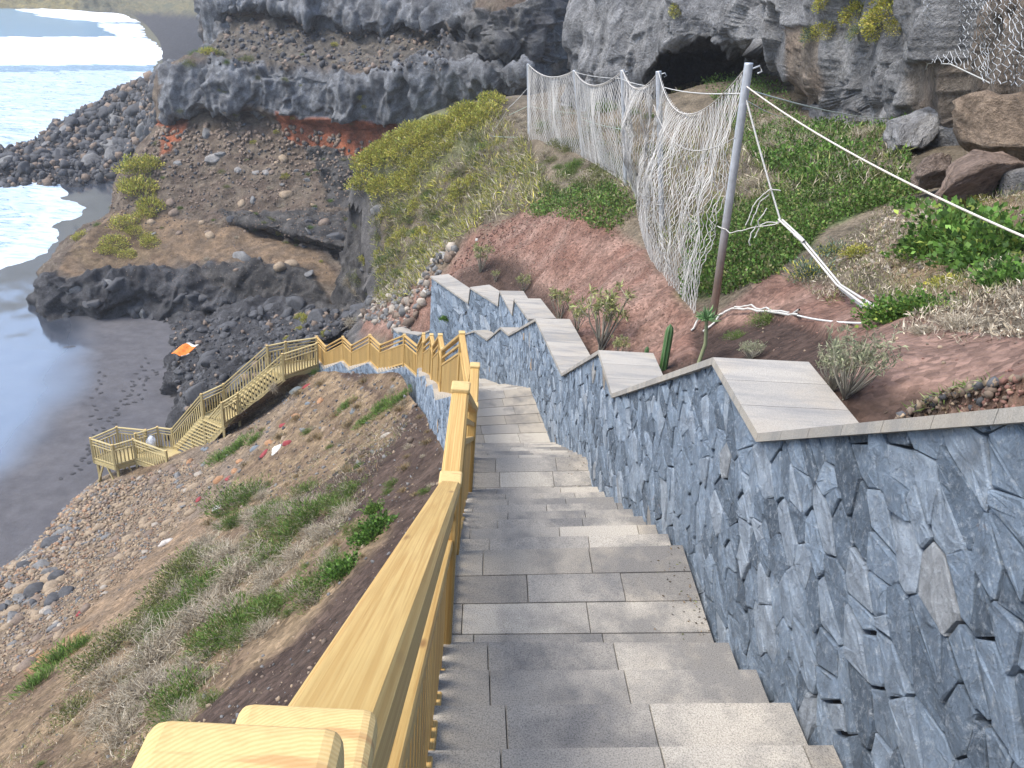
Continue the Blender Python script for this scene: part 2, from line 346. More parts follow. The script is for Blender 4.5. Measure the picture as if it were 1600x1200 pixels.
# ---- dry stone walls
def clip_poly(P, n, d):
    out = []; m = len(P)
    for i in range(m):
        a, b = P[i], P[(i+1) % m]; da, db = n[0]*a[0]+n[1]*a[1]-d, n[0]*b[0]+n[1]*b[1]-d
        if da <= 0: out.append(a)
        if (da < 0 < db) or (db < 0 < da):
            t = da/(da-db); out.append((a[0]+(b[0]-a[0])*t, a[1]+(b[1]-a[1])*t))
    return out
def stone_face(path, zt, zb, parent, seed, sz=(.225, .13), ang=-29, depth=.045, name='stone_facing'):
    """irregular split stones set in mortar; path = plan points, zt/zb = top/bottom heights there; faces left of travel"""
    r = random.Random(seed); path = [np.array(p, float) for p in path]
    U = [0]
    for a, b in zip(path, path[1:]): U.append(U[-1]+np.linalg.norm(b-a))
    def seg(u):
        for k in range(len(U)-1):
            if u <= U[k+1] or k == len(U)-2: return k
    def top(u): return float(np.interp(u, U, zt))
    def bot(u): return float(np.interp(u, U, zb))
    ca, sa = math.cos(rad(ang)), math.sin(rad(ang)); sx, sy = sz
    def fw(u, v): return ((u*ca-v*sa)/sx, (u*sa+v*ca)/sy)
    def bk(a, b): a *= sx; b *= sy; return (a*ca+b*sa, -a*sa+b*ca)
    zmin, zmax = min(zb)-.3, max(zt)+.3
    cn = [fw(u, v) for u in (-.4, U[-1]+.4) for v in (zmin, zmax)]
    a0, a1 = int(min(c[0] for c in cn))-1, int(max(c[0] for c in cn))+1; b0, b1 = int(min(c[1] for c in cn))-1, int(max(c[1] for c in cn))+1
    seeds = {}; keep = {}
    for i in range(a0, a1+1):
        for j in range(b0, b1+1):
            a, b = i+.5*(j & 1)+r.uniform(-.46, .46), j+r.uniform(-.46, .46); u, v = bk(a, b)
            if u < -.6 or u > U[-1]+.6 or v > top(min(max(u, 0), U[-1]))+.4 or v < bot(min(max(u, 0), U[-1]))-.4: continue
            L = [] if r.random() < .10 else [(a, b)]
            if r.random() < .2: L.append((a+r.uniform(.25, .5), b+r.uniform(-.3, .3)))
            seeds[(i, j)] = L
    mb = MB(); core = MB()
    for (i, j), L in seeds.items():
        for (a, b) in L:
            u0, v0 = bk(a, b)
            if not (-.15 < u0 < U[-1]+.15): continue
            P = [(a-2.2, b-2.2), (a+2.2, b-2.2), (a+2.2, b+2.2), (a-2.2, b+2.2)]
            for di in (-2, -1, 0, 1, 2):
                for dj in (-2, -1, 0, 1, 2):
                    for (c, d) in seeds.get((i+di, j+dj), ()):
                        if c == a and d == b: continue
                        n = (c-a, d-b); P = clip_poly(P, n, (c*c+d*d-a*a-b*b)/2)
                        if len(P) < 3: break
            if len(P) < 3: continue
            Q = [bk(*p) for p in P]; k = seg(u0)
            for kk in (k-1, k, k+1):
                if kk < 0 or kk >= len(U)-1: continue
                m = (zt[kk+1]-zt[kk])/(U[kk+1]-U[kk])
                if kk != k:
                    mo = (zt[k+1]-zt[k])/(U[k+1]-U[k])
                    conv = (m < mo) if kk > k else (m > mo)
                    if not conv: continue
                Q = clip_poly(Q, (-m, 1), zt[kk]-m*U[kk]-.012)
                if len(Q) < 3: break
            if len(Q) < 3: continue
            Q = clip_poly(Q, (1, 0), U[-1]); Q = clip_poly(Q, (-1, 0), 0) if len(Q) > 2 else Q
            if len(Q) < 3: continue
            cx = sum(q[0] for q in Q)/len(Q); cy = sum(q[1] for q in Q)/len(Q)
            A = abs(sum(Q[i][0]*Q[(i+1) % len(Q)][1]-Q[(i+1) % len(Q)][0]*Q[i][1] for i in range(len(Q))))/2
            if A < .0012: continue
            # drop near-duplicate corners, then round the corners a little
            R = []
            for q in Q:
                if not R or math.dist(q, R[-1]) > .012: R.append(q)
            if len(R) > 2 and math.dist(R[0], R[-1]) < .012: R.pop()
            if len(R) < 3: continue
            S = []
            for i2 in range(len(R)):
                p0, p1, p2 = R[i2-1], R[i2], R[(i2+1) % len(R)]
                S.append((p1[0]*.93+p0[0]*.07, p1[1]*.93+p0[1]*.07)); S.append((p1[0]*.93+p2[0]*.07, p1[1]*.93+p2[1]*.07))
            size = math.sqrt(A); gap = r.uniform(.001, .004) if r.random() < .75 else r.uniform(.005, .013)
            d0 = depth*r.uniform(.8, 1.12); tx, ty = r.gauss(0, .05), r.gauss(0, .045)
            def pt(q, dd):
                u = min(max(q[0], 0), U[-1]); kk = seg(u); tt = (u-U[kk])/(U[kk+1]-U[kk]); p = path[kk]+(path[kk+1]-path[kk])*tt
                dr = nrm(path[kk+1]-path[kk]); return (p[0]-dr[1]*dd, p[1]+dr[0]*dd, q[1])
            b0_ = len(mb.v); n = len(S)
            def ins(q, g): dx, dy = cx-q[0], cy-q[1]; l = math.hypot(dx, dy)+1e-6; g = min(g, l*.4); return (q[0]+dx/l*g, q[1]+dy/l*g)
            def dep(q, k): return min(.066, d0*k+tx*(q[0]-cx)+ty*(q[1]-cy))
            r1 = [ins((q[0]+r.uniform(-.006, .006), q[1]+r.uniform(-.006, .006)), gap) for q in S]
            r2 = [ins(q, r.uniform(.004, .012)) for q in r1]; r3 = [ins(q, size*r.uniform(.2, .42)) for q in r1]
            for q in r1: mb.v.append(pt(q, -.02))
            for q in r1: mb.v.append(pt(q, max(.005, dep(q, .9))))
            for q in r2: mb.v.append(pt(q, max(.008, dep(q, 1.0)+r.uniform(-.003, .003))))
            for q in r3: mb.v.append(pt(q, max(.008, dep(q, 1.0)+r.gauss(0, .0022))))
            mb.v.append(pt((cx, cy), max(.01, d0*1.0+r.gauss(0, .002))))
            z4 = ((0, 0), (1, 0), (1, 1), (0, 1))
            for lay in (0, 1, 2):
                o = b0_+lay*n
                for q in range(n): mb.face((o+q, o+n+q, o+n+(q+1) % n, o+(q+1) % n), z4)
            o = b0_+3*n
            for q in range(n): mb.face((o+q, o+n, o+(q+1) % n), z4[:3])
    return mb.obj(name, [WSTONE], parent)
def core(path, zt, zb, th, parent, name='core'):
    mb = MB(); path = [np.array(p, float) for p in path]; nn = []
    for k in range(len(path)):
        d = path[min(k+1, len(path)-1)]-path[max(k-1, 0)]; d = d/np.linalg.norm(d); nn.append(np.array([d[1], -d[0]]))
    z4 = ((0, 0), (1, 0), (1, 1), (0, 1))
    for k, p in enumerate(path):
        q = p+nn[k]*th; mb.v += [(p[0], p[1], zb[k]), (p[0], p[1], zt[k]), (q[0], q[1], zt[k]), (q[0], q[1], zb[k])]
    for k in range(len(path)-1):
        a = 4*k
        for i in range(4): mb.face((a+i, a+(i+1) % 4, a+4+(i+1) % 4, a+4+i), z4)
    mb.face((0, 1, 2, 3), z4); e = 4*(len(path)-1); mb.face((e+3, e+2, e+1, e), z4)
    return mb.obj(name, [MORTAR], parent)
def coping(path, zt, th, parent, over=.075, thick=.05, slab=.32):
    path = [np.array(p, float) for p in path]; N = []
    for k in range(len(path)):
        d = path[min(k+1, len(path)-1)]-path[max(k-1, 0)]; d = d/np.linalg.norm(d); N.append(np.array([d[1], -d[0]]))
    for k in range(len(path)-1):
        mb = MB(); L = math.hypot(np.linalg.norm(path[k+1]-path[k]), zt[k+1]-zt[k]); m = max(1, round(L/slab))
        for i in range(m):
            t0, t1 = i/m+.0018/L, (i+1)/m-.0018/L; V = []
            for t in (t0, t1):
                p = path[k]+(path[k+1]-path[k])*t; n = N[k]+(N[k+1]-N[k])*t; z = zt[k]+(zt[k+1]-zt[k])*t
                a, b = p-n*over, p+n*th
                V.append([(a[0], a[1], z), (b[0], b[1], z), (b[0], b[1], z-thick), (a[0], a[1], z-thick)])
            z4 = ((0, 0), (1, 0), (1, 1), (0, 1)); o = len(mb.v); mb.v += V[0]+V[1]
            for j in range(4): mb.face((o+j, o+4+j, o+4+(j+1) % 4, o+(j+1) % 4)[::-1], z4)
            mb.face((o, o+1, o+2, o+3)[::-1], z4); mb.face((o+4, o+5, o+6, o+7), z4)
        mb.obj('coping', [COPE], parent)
rw = thing('retaining_wall', 'tall blue grey split stone wall with zigzag coping along the right of the stairs', 'wall', (1.3, 3, -3.3))
pw = [(1.63, -1.4)]; zt = [ZT[0]+.625*(3.7+1.4)]; zb = [zt[0]-2.4]
for i in range(8):
    for j in (0, 1): pw.append(Rw[i][j]); zt.append(ZT[i]); zb.append(ZL[i]-.35)
stone_face(pw, zt, zb, rw, 5); core(pw, [z-.03 for z in zt], [z-.6 for z in zb], .5, rw); coping(pw, zt, .52, rw)
W_OUT = []
for k, p in enumerate(pw):
    d = nrm(np.array(pw[min(k+1, len(pw)-1)])-np.array(pw[max(k-1, 0)])); W_OUT.append((p[0]+d[1]*.5, p[1]-d[0]*.5, zt[k]))
# white painted end of a coping block
mb = MB(); q = [pz(704, 533, ZT[5]-.02), pz(699, 524, ZT[5]-.02)]
lw = thing('low_wall', 'blue grey stone wall carrying the wooden railing on the seaward side', 'wall', (-.4, 8, -5.5))
plw = [(-.14, .2)]; ztl = [-1.66]; zbl = [-3.2]
for i in range(10):
    for j in (0, 1):
        a = wide(Lp[i][j], Rs[i][j], .13); plw.append(a); ztl.append(ZL[i]-.02); zbl.append(ZL[i]-2.1)
stone_face(plw, ztl, zbl, lw, 9, (.26, .16), -30, .035); core(plw, [z-.02 for z in ztl], [z-.4 for z in zbl], .2, lw)
# planter wall uphill
tw = thing('planter_wall', 'short blue stone wall with four stepped grey coping blocks up on the slope behind the stairs', 'wall', tuple(pz(760, 490, -8.6)))
ptw, zt2 = [], []
for (nx, ny, fx, fy, z) in ((831, 498, 808, 466, -6.35), (805, 490, 785, 454, -6.95), (782, 476, 738, 448, -7.6), (735, 472, 676, 431, -8.1)):
    for (x, y) in ((nx, ny), (fx, fy)): ptw.append(xy(pz(x, y, z))); zt2.append(z)
zb2 = [z-2.0 for z in zt2]
stone_face(ptw, zt2, zb2, tw, 21, (.28, .17), -30, .04); core(ptw, [z-.03 for z in zt2], [z-.5 for z in zb2], .5, tw); coping(ptw, zt2, .52, tw)
# ---- wooden railings
def cap_mesh():
    bm = bmesh.new(); bmesh.ops.create_cube(bm, size=1); bmesh.ops.scale(bm, vec=(.108, .108, .034), verts=bm.verts)
    bmesh.ops.bevel(bm, geom=list(bm.edges), offset=.011, segments=3, affect='EDGES', profile=.5)
    me = bpy.data.meshes.new('post_cap'); bm.to_mesh(me); bm.free(); me.materials.append(WOODE); me.polygons.foreach_set('use_smooth', [False]*len(me.polygons)); return me
CAP = cap_mesh()
def post(root, p, ztop, zbot, az, w=.088):
    mb = MB(); beam(mb, (p[0], p[1], zbot), (p[0], p[1], ztop), w, w, up=(math.cos(az), math.sin(az), 0), ch=.008); o = mb.obj('post', [WCUR], root)
    c = bpy.data.objects.new('post_cap', CAP); link(c, o); c.location = (p[0], p[1], ztop+.012); c.rotation_euler = (0, 0, az)
def bay(root, a, b, za, zb, inset=.045, slat=.098, H=RT, side=0.0):
    """handrail, middle rail and a slatted panel between two posts; za/zb = floor height at each post"""
    a, b = np.array(a, float), np.array(b, float); L = np.linalg.norm(b-a); d = (b-a)/L; n = np.array([-d[1], d[0]])
    m = (zb-za)/L; p0, p1 = a+d*inset, b-d*inset; z0, z1 = za+m*inset, zb-m*inset
    def P(p, z, off=0): return (p[0]+n[0]*off, p[1]+n[1]*off, z)
    def bar(nm, dz, w, h, off=0): mb = MB(); beam(mb, P(p0, z0+dz, off), P(p1, z1+dz, off), w, h, ch=.012 if w > .08 else .006); mb.obj(nm, [WCUR], root)
    bar('handrail', H-.035, .098, .062); bar('middle_rail', H-.20, .05, .045); 
    mb = MB(); beam(mb, P(p0, z0+H-.36), P(p1, z1+H-.36), .055, .045, ch=.005); beam(mb, P(p0, z0+.03), P(p1, z1+.03), .055, .06, ch=.005)
    k = max(2, int((L-2*inset)/slat))
    for i in range(k):
        t = (i+.5)/k; p = p0+(p1-p0)*t; z = z0+(z1-z0)*t
        beam(mb, P(p, z+.05, .004), P(p, z+H-.375, .004), .066, .022, up=(n[0], n[1], 0), ch=0)
    mb.obj('slat_panel', [WCUR], root)
rail = thing('wooden_railing', 'yellow pine railing zigzagging down the seaward side of the stone stairs', 'railing', (-.25, 3.3, -3.3))
_c1 = ray(460, 1186)*.68; _c0 = ray(342, 1252)*.485
st = [((_c1[0], _c1[1]), _c1[2]-.029-RT+.005)]
for i in range(10):
    for j in (0, 1): st.append((Lp[i][j], ZL[i]))
for k, (p, z) in enumerate(st):
    q = st[min(k+1, len(st)-1)][0]; q0 = st[max(k-1, 0)][0]; az = math.atan2(q[1]-q0[1], q[0]-q0[0])
    post(rail, p, z+RT-.005, z-.3, az)
    if k: bay(rail, st[k-1][0], p, st[k-1][1], z)
post(rail, _c0, _c0[2]-.03, -2.0, rad(92))
# ---- timber stairs and deck by the beach
WCUR = WOOD2
ts = thing('timber_stairs', 'yellow pine stairs with open treads leading down to the beach deck', 'staircase', tuple(pz(350, 640, -20.1)))
FK, F2, FD = -17.75, -20.15, -22.95
def at(x, y, f): return np.array(xy(pz(x, y, f+RT)))
K_far = [at(495, 527, FK), at(446, 534, FK), at(417, 540, FK)]; K_near = [at(495, 536, FK), at(441, 553, FK)]
L2_far = [at(349, 600, F2), at(314, 616, F2)]; L2_near = [at(371, 614, F2), at(346, 629, F2)]
D_far = at(268, 670, FD); D_near = at(300, 684, FD)
DK = [D_far, at(245.5, 667, FD), at(211, 677.5, FD), at(227, 671.5, FD), at(182, 667, FD), at(141, 684.5, FD), at(175, 695.5, FD), at(207.5, 686, FD), at(259, 704.5, FD), D_near]
def floor_poly(P, z, parent, name, th=.05):
    mb = MB(); n = len(P); c = sum(P)/n; d = nrm(P[1]-P[0])
    for zz in (z, z-th):
        for p in P: mb.v.append((p[0], p[1], zz))
    mb.face(tuple(range(n)), [(float(np.dot(p, d)), float(np.dot(p, (-d[1], d[0])))) for p in P]); mb.face(tuple(range(2*n-1, n-1, -1)), [(p[0], p[1]) for p in P])
    for i in range(n):
        j = (i+1) % n; L = np.linalg.norm(P[j]-P[i]); mb.face((n+i, n+j, j, i), ((0, 0), (L, 0), (L, .05), (0, .05)))
    o = mb.obj(name, [WCUR], parent)
    rm = MB()
    for i in range(n): j = (i+1) % n; beam(rm, (*P[i], z-.17), (*P[j], z-.17), .05, .2, ch=0)
    rm.obj('joist', [WCUR], parent); return o
floor_poly([K_far[0], K_far[1], K_far[2], K_near[1], K_near[0]], FK, ts, 'platform')
floor_poly([L2_far[0], L2_far[1], L2_near[1], L2_near[0]], F2, ts, 'platform')
def tflight(A, B, za, zb, n):
    """A,B = (near,far) plan points at the top and at the bottom"""
    for k in range(n):
        t = (k+.5)/n; z = za+(zb-za)*(k+1)/(n+1); p, q = A[0]+(B[0]-A[0])*t, A[1]+(B[1]-A[1])*t; mb = MB(); run = np.linalg.norm(B[0]-A[0])/n
        beam(mb, (*p, z), (*q, z), run*.78, .045, ch=.004); mb.obj('tread', [WCUR], ts)
    for i in (0, 1):
        mb = MB(); beam(mb, (*A[i], za-.12), (*B[i], zb-.12), .06, .26, ch=0); mb.obj('stringer', [WCUR], ts)
tflight((K_near[1], K_far[2]), (L2_near[0], L2_far[0]), FK, F2, 11); tflight((L2_near[1], L2_far[1]), (D_near, D_far), F2, FD, 12)
def leg(root, p, zt, zb): mb = MB(); beam(mb, (*p, zb), (*p, zt), .11, .11, up=(1, 0, 0)); mb.obj('leg', [WCUR], root)
for p, z in ((L2_far[0], F2), (L2_far[1], F2), (L2_near[1], F2), (L2_near[0], F2)): leg(ts, p, z-.06, z-1.6)
def fence(name, label, pts, wmul=1):
    r_ = thing(name, label, 'railing', (*pts[0][0], pts[0][1]))
    for k, (p, z) in enumerate(pts):
        q = pts[min(k+1, len(pts)-1)][0]; q0 = pts[max(k-1, 0)][0]; post(r_, p, z+RT, z-.25, math.atan2(q[1]-q0[1], q[0]-q0[0]), .10)
        if k: bay(r_, pts[k-1][0], p, pts[k-1][1], z, slat=.15)
    return r_
fence('timber_railing', 'pine railing on the seaward side of the timber stairs nearest the beach', [(K_far[0], FK), (K_far[1], FK), (K_far[2], FK), (L2_far[0], F2), (L2_far[1], F2), (D_far, FD)])
fence('timber_railing', 'pine railing on the uphill side of the timber stairs, nearest the stony slope', [(K_near[0], FK), (K_near[1], FK), (L2_near[0], F2), (L2_near[1], F2), (D_near, FD)])
dk = thing('viewing_deck', 'small pine deck on posts above the dark beach at the foot of the timber stairs', 'deck', (*DK[5], FD-1.5))
floor_poly([DK[0], DK[1], DK[2], DK[7], DK[8], DK[9]], FD, dk, 'platform'); floor_poly([DK[2], DK[3], DK[4], DK[5], DK[6], DK[7]], FD-.02, dk, 'platform')
for i in (5, 6, 7, 4, 3): leg(dk, DK[i]+(np.mean(DK, axis=0)-DK[i])*.06, FD-.06, FD-2.3)
for a, b in ((6, 5), (5, 6), (7, 6)):
    A, B = DK[a], DK[b]; mb = MB(); beam(mb, (*A, FD-1.5), (*(A+(B-A)*.42), FD-.2), .08, .08); mb.obj('brace', [WCUR], dk)
dr = fence('deck_railing', 'pine railing around the edge of the beach deck', [(DK[i], FD) for i in (0, 1, 2)])
for seq in ((3, 4, 5, 6, 7, 8),):
    for k, i in enumerate(seq):
        p = DK[i]; q = DK[seq[min(k+1, len(seq)-1)]]; q0 = DK[seq[max(k-1, 0)]]; post(dr, p, FD+RT, FD-.25, math.atan2(q[1]-q0[1], q[0]-q0[0]), .10)
        if k: bay(dr, DK[seq[k-1]], p, FD, FD, slat=.15)
# ================================================================== TERRAIN
TY = {  # name: (rgb, second rgb, displacement kind, amp)
 'sand': ((.06, .06, .065), (.05, .05, .055), 'flat', .0),
 'brown': ((.125, .095, .075), (.185, .15, .115), 'soil', 1.0), 'slope2': ((.115, .105, .092), (.165, .145, .12), 'soil', 1.4), 'tan': ((.25, .175, .112), (.175, .13, .092), 'soil', .5),
 'darkrock': ((.105, .105, .11), (.055, .055, .06), 'rock', .9), 'lava': ((.24, .248, .262), (.14, .143, .15), 'col', 1.0), 'grey': ((.29, .29, .292), (.19, .193, .20), 'cliff', 1.0),
 'greybrown': ((.22, .19, .16), (.27, .215, .17), 'cliff', .5), 'mound': ((.15, .148, .145), (.095, .095, .1), 'rock', 1.3), 'cave': ((.045, .043, .042), (.03, .03, .03), 'rock', .8),  # cave: shade of the cave and the cleft put into the rock colour
 'red': ((.36, .125, .065), (.24, .095, .055), 'soil', .9), 'redsoil': ((.175, .098, .074), (.225, .145, .115), 'bank', 1.0), 'bed': ((.048, .032, .026), (.075, .05, .04), 'soil', .22),
 'dirt': ((.135, .095, .064), (.23, .168, .105), 'soil', .45), 'dark': ((.058, .04, .033), (.085, .06, .048), 'soil', .3), 'scree': ((.225, .17, .115), (.165, .13, .10), 'soil', .35),
 'dry': ((.165, .135, .098), (.11, .092, .068), 'soil', .5), 'olive': ((.13, .135, .06), (.10, .10, .06), 'soil', .6), 'green': ((.06, .10, .03), (.09, .085, .05), 'soil', .3),
 'gravel': ((.115, .108, .102), (.06, .058, .058), 'rock', .55), 'orange': ((.30, .15, .065), (.22, .15, .09), 'soil', .3), 'hill': ((.20, .175, .10), (.12, .125, .085), 'rock', 1.6), 'hillgold': ((.30, .24, .10), (.18, .17, .10), 'rock', 1.6)}
TN = list(TY); TI = {k: i for i, k in enumerate(TN)}
def inpoly(X, Y, poly):
    c = np.zeros(X.shape, bool); n = len(poly)
    for i in range(n):
        x0, y0 = poly[i]; x1, y1 = poly[(i+1) % n]
        with np.errstate(divide='ignore', invalid='ignore'):
            c ^= ((y0 > Y) != (y1 > Y)) & (X < (x1-x0)*(Y-y0)/(y1-y0+1e-12)+x0)
    return c
def normals(P):
    a = np.gradient(P, axis=1); b = np.gradient(P, axis=0); N = np.cross(a, b); N /= np.linalg.norm(N, axis=2)[..., None]+1e-9
    return N
class Surf: pass
SURF = {}
def facet(P):
    '''angular rock: each cell of a jittered lattice is a tilted flat face'''
    sh = P.shape[:-1]; p = P.reshape(-1, 3); i = np.floor(p).astype(int); best = np.full(len(p), 1e9); out = np.zeros(len(p))
    for dx in (-1, 0, 1):
        for dy in (-1, 0, 1):
            for dz in (-1, 0, 1):
                c = i+np.array([dx, dy, dz]); h = _pm[_pm[_pm[c[:, 0] & 255]+(c[:, 1] & 255)]+(c[:, 2] & 255)]
                o = c+.5+_gr[h]*.48; e = p-o; r = (e*e).sum(1); m = r < best; best = np.where(m, r, best)
                out = np.where(m, ((h*37 % 97)/97-.5)*.55+(e*_gr[(h*7+3) & 255]).sum(1)*.75, out)
    return out.reshape(sh)
def blur(D, n):
    for _ in range(n): D = (2*D+np.roll(D, 1, 0)+np.roll(D, -1, 0)+np.roll(D, 1, 1)+np.roll(D, -1, 1))/6
    return D
def displace(P, N, W, amp):
    D = np.zeros(P.shape[:2])
    kind = {}
    for i, t in enumerate(TN):
        k, a = TY[t][2], TY[t][3]
        if W[..., i].max() > .01 and k != 'flat': kind.setdefault(k, np.zeros(P.shape[:2])); kind[k] += W[..., i]*a
    for k, w in kind.items():
        if k == 'soil': d = fbm(P*.3, 3)*.42+ridged(P*.9, 3)*.16+fbm(P*3.1, 3)*.06
        elif k == 'rock': d = ridged(P*.22, 2)*.75+blur(facet(P*.42+.3*fbm(P*.6, 2)[..., None])*1.25, 2)+blur(facet(P*1.15+9+.25*fbm(P*1.5, 2)[..., None])*.55, 1)+facet(P*2.8)*.12+ridged(P*2.3, 2)*.07
        elif k == 'col':
            q = P*np.array([.62, .62, .12]); d = blur(facet(P*np.array([.42, .42, .15])+.2*fbm(P*.5, 2)[..., None])*1.7, 2)+blur(facet(P*np.array([1.4, 1.4, .5])+7)*.5, 1)+facet(P*np.array([3.1, 3.1, 1.6]))*.16+ridged(q, 2)*.15
        elif k == 'cliff':
            q = P*np.array([.33, .33, .09]); d = blur(facet(P*np.array([.19, .19, .085])+.25*fbm(P*.4, 2)[..., None])*2.6, 4)+blur(facet(P*np.array([.7, .7, .26])+5+.2*fbm(P*.9, 2)[..., None])*.85, 2)+facet(P*np.array([2.1, 2.1, .9]))*.17+ridged(q, 2)*.3
        elif k == 'bank': d = ridged(P*np.array([.55, .55, .35]), 4)*.30+ridged(P*np.array([2.6, 2.6, .9])+2, 2)*.06+fbm(P*5, 2)*.02
        D += w*d
    return D*amp
def make_surface(name, P, default, paints, material, amp=1., warp=9, drop=None, kind='structure', nsign=1, cracks=0, dmask=None):
    N = normals(P)*nsign; pix, zc = proj(P)
    wx = pix[..., 0]+warp*fbm(P*.5+40, 3); wy = pix[..., 1]+warp*fbm(P*.5+80, 3)
    idx = np.full(P.shape[:2], TI[default])
    for poly, t in paints:
        m = inpoly(wx, wy, poly); idx[m] = TI[t]
    W = np.eye(len(TN))[idx]
    for _ in range(2): W = (W+np.roll(W, 1, 0)+np.roll(W, -1, 0)+np.roll(W, 1, 1)+np.roll(W, -1, 1))/5
    D = displace(P, N, W, amp)
    if dmask is not None: D = D*dmask
    P = P+N*D[..., None]
    c1 = np.array([TY[t][0] for t in TN]); c2 = np.array([TY[t][1] for t in TN])
    k = np.clip(.5+1.1*fbm(P*.8+11, 4), 0, 1)[..., None]; col = (W@c1)*(1-k)+(W@c2)*k
    nv, nu = P.shape[:2]; i = np.arange(nv-1)[:, None]*nu; j = np.arange(nu-1)[None]
    F = np.stack([i+j, i+j+1, i+nu+j+1, i+nu+j], -1).reshape(-1, 4)
    if nsign < 0: F = F[:, ::-1]
    if drop is not None:
        keep = ~drop.ravel()[F].any(axis=1); F = F[keep]
    o = fobj(name, P.reshape(-1, 3), F, material, col.reshape(-1, 3), smooth=True)
    if kind: o['kind'] = kind
    s = Surf(); s.P = P; s.N = normals(P)*nsign; s.pix, s.z = proj(P); s.ok = (~drop) if drop is not None else np.ones(P.shape[:2], bool)
    e1 = np.linalg.norm(np.gradient(P, axis=0), axis=2); e2 = np.linalg.norm(np.gradient(P, axis=1), axis=2); s.area = e1*e2
    vd = P/np.linalg.norm(P, axis=2)[..., None]; s.vis = -(vd*s.N).sum(2)
    s.o = o; SURF[name] = s; return s
def hit(s, x, y):
    d = (s.pix[..., 0]-x)**2+(s.pix[..., 1]-y)**2; d = np.where(s.ok & (s.vis > .02) & (s.z > 0), d, 1e12)
    i = np.unravel_index(np.argmin(d), d.shape); return s.P[i].copy(), s.N[i].copy()
def sample(s, poly, n, pw=1.0, seed=0, near=None):
    """n random surface points inside the image polygon; pw<1 weights toward equal density in the picture"""
    g = np.random.default_rng(seed); m = inpoly(s.pix[..., 0], s.pix[..., 1], poly) & s.ok & (s.z > 0) & (s.vis > .0)
    ii = np.flatnonzero(m.ravel())
    if len(ii) == 0: return np.zeros((0, 3)), np.zeros((0, 3))
    w = s.area.ravel()[ii]*(s.z.ravel()[ii]**(-2*(1-pw))); w /= w.sum(); ch = g.choice(ii, n, p=w)
    e = np.sqrt(s.area.ravel()[ch])[:, None]; nu = s.P.shape[1]; Pf = s.P.reshape(-1, 3)
    nb = np.clip(ch+g.choice([1, -1], n), 0, len(Pf)-1); nb2 = np.clip(ch+g.choice([nu, -nu], n), 0, len(Pf)-1)
    P = Pf[ch]+(Pf[nb]-Pf[ch])*g.random((n, 1))*.5+(Pf[nb2]-Pf[ch])*g.random((n, 1))*.5
    return P, s.N.reshape(-1, 3)[ch]
def cr1(A, n, tension=.38):
    """cardinal spline resample along axis 0 to n rows"""
    R = len(A); T = np.zeros_like(A); T[1:-1] = (A[2:]-A[:-2])*tension; T[0] = (A[1]-A[0])*tension*2; T[-1] = (A[-1]-A[-2])*tension*2
    t = np.linspace(0, R-1, n); i = np.minimum(t.astype(int), R-2); f = (t-i).reshape((-1,)+(1,)*(A.ndim-1))
    return (2*f**3-3*f**2+1)*A[i]+(f**3-2*f**2+f)*T[i]+(-2*f**3+3*f**2)*A[i+1]+(f**3-f**2)*T[i+1]
def grid(ctrl, nv, nu):
    A = np.array(ctrl, float); A = cr1(A, nv); return np.swapaxes(cr1(np.swapaxes(A, 0, 1), nu), 0, 1)
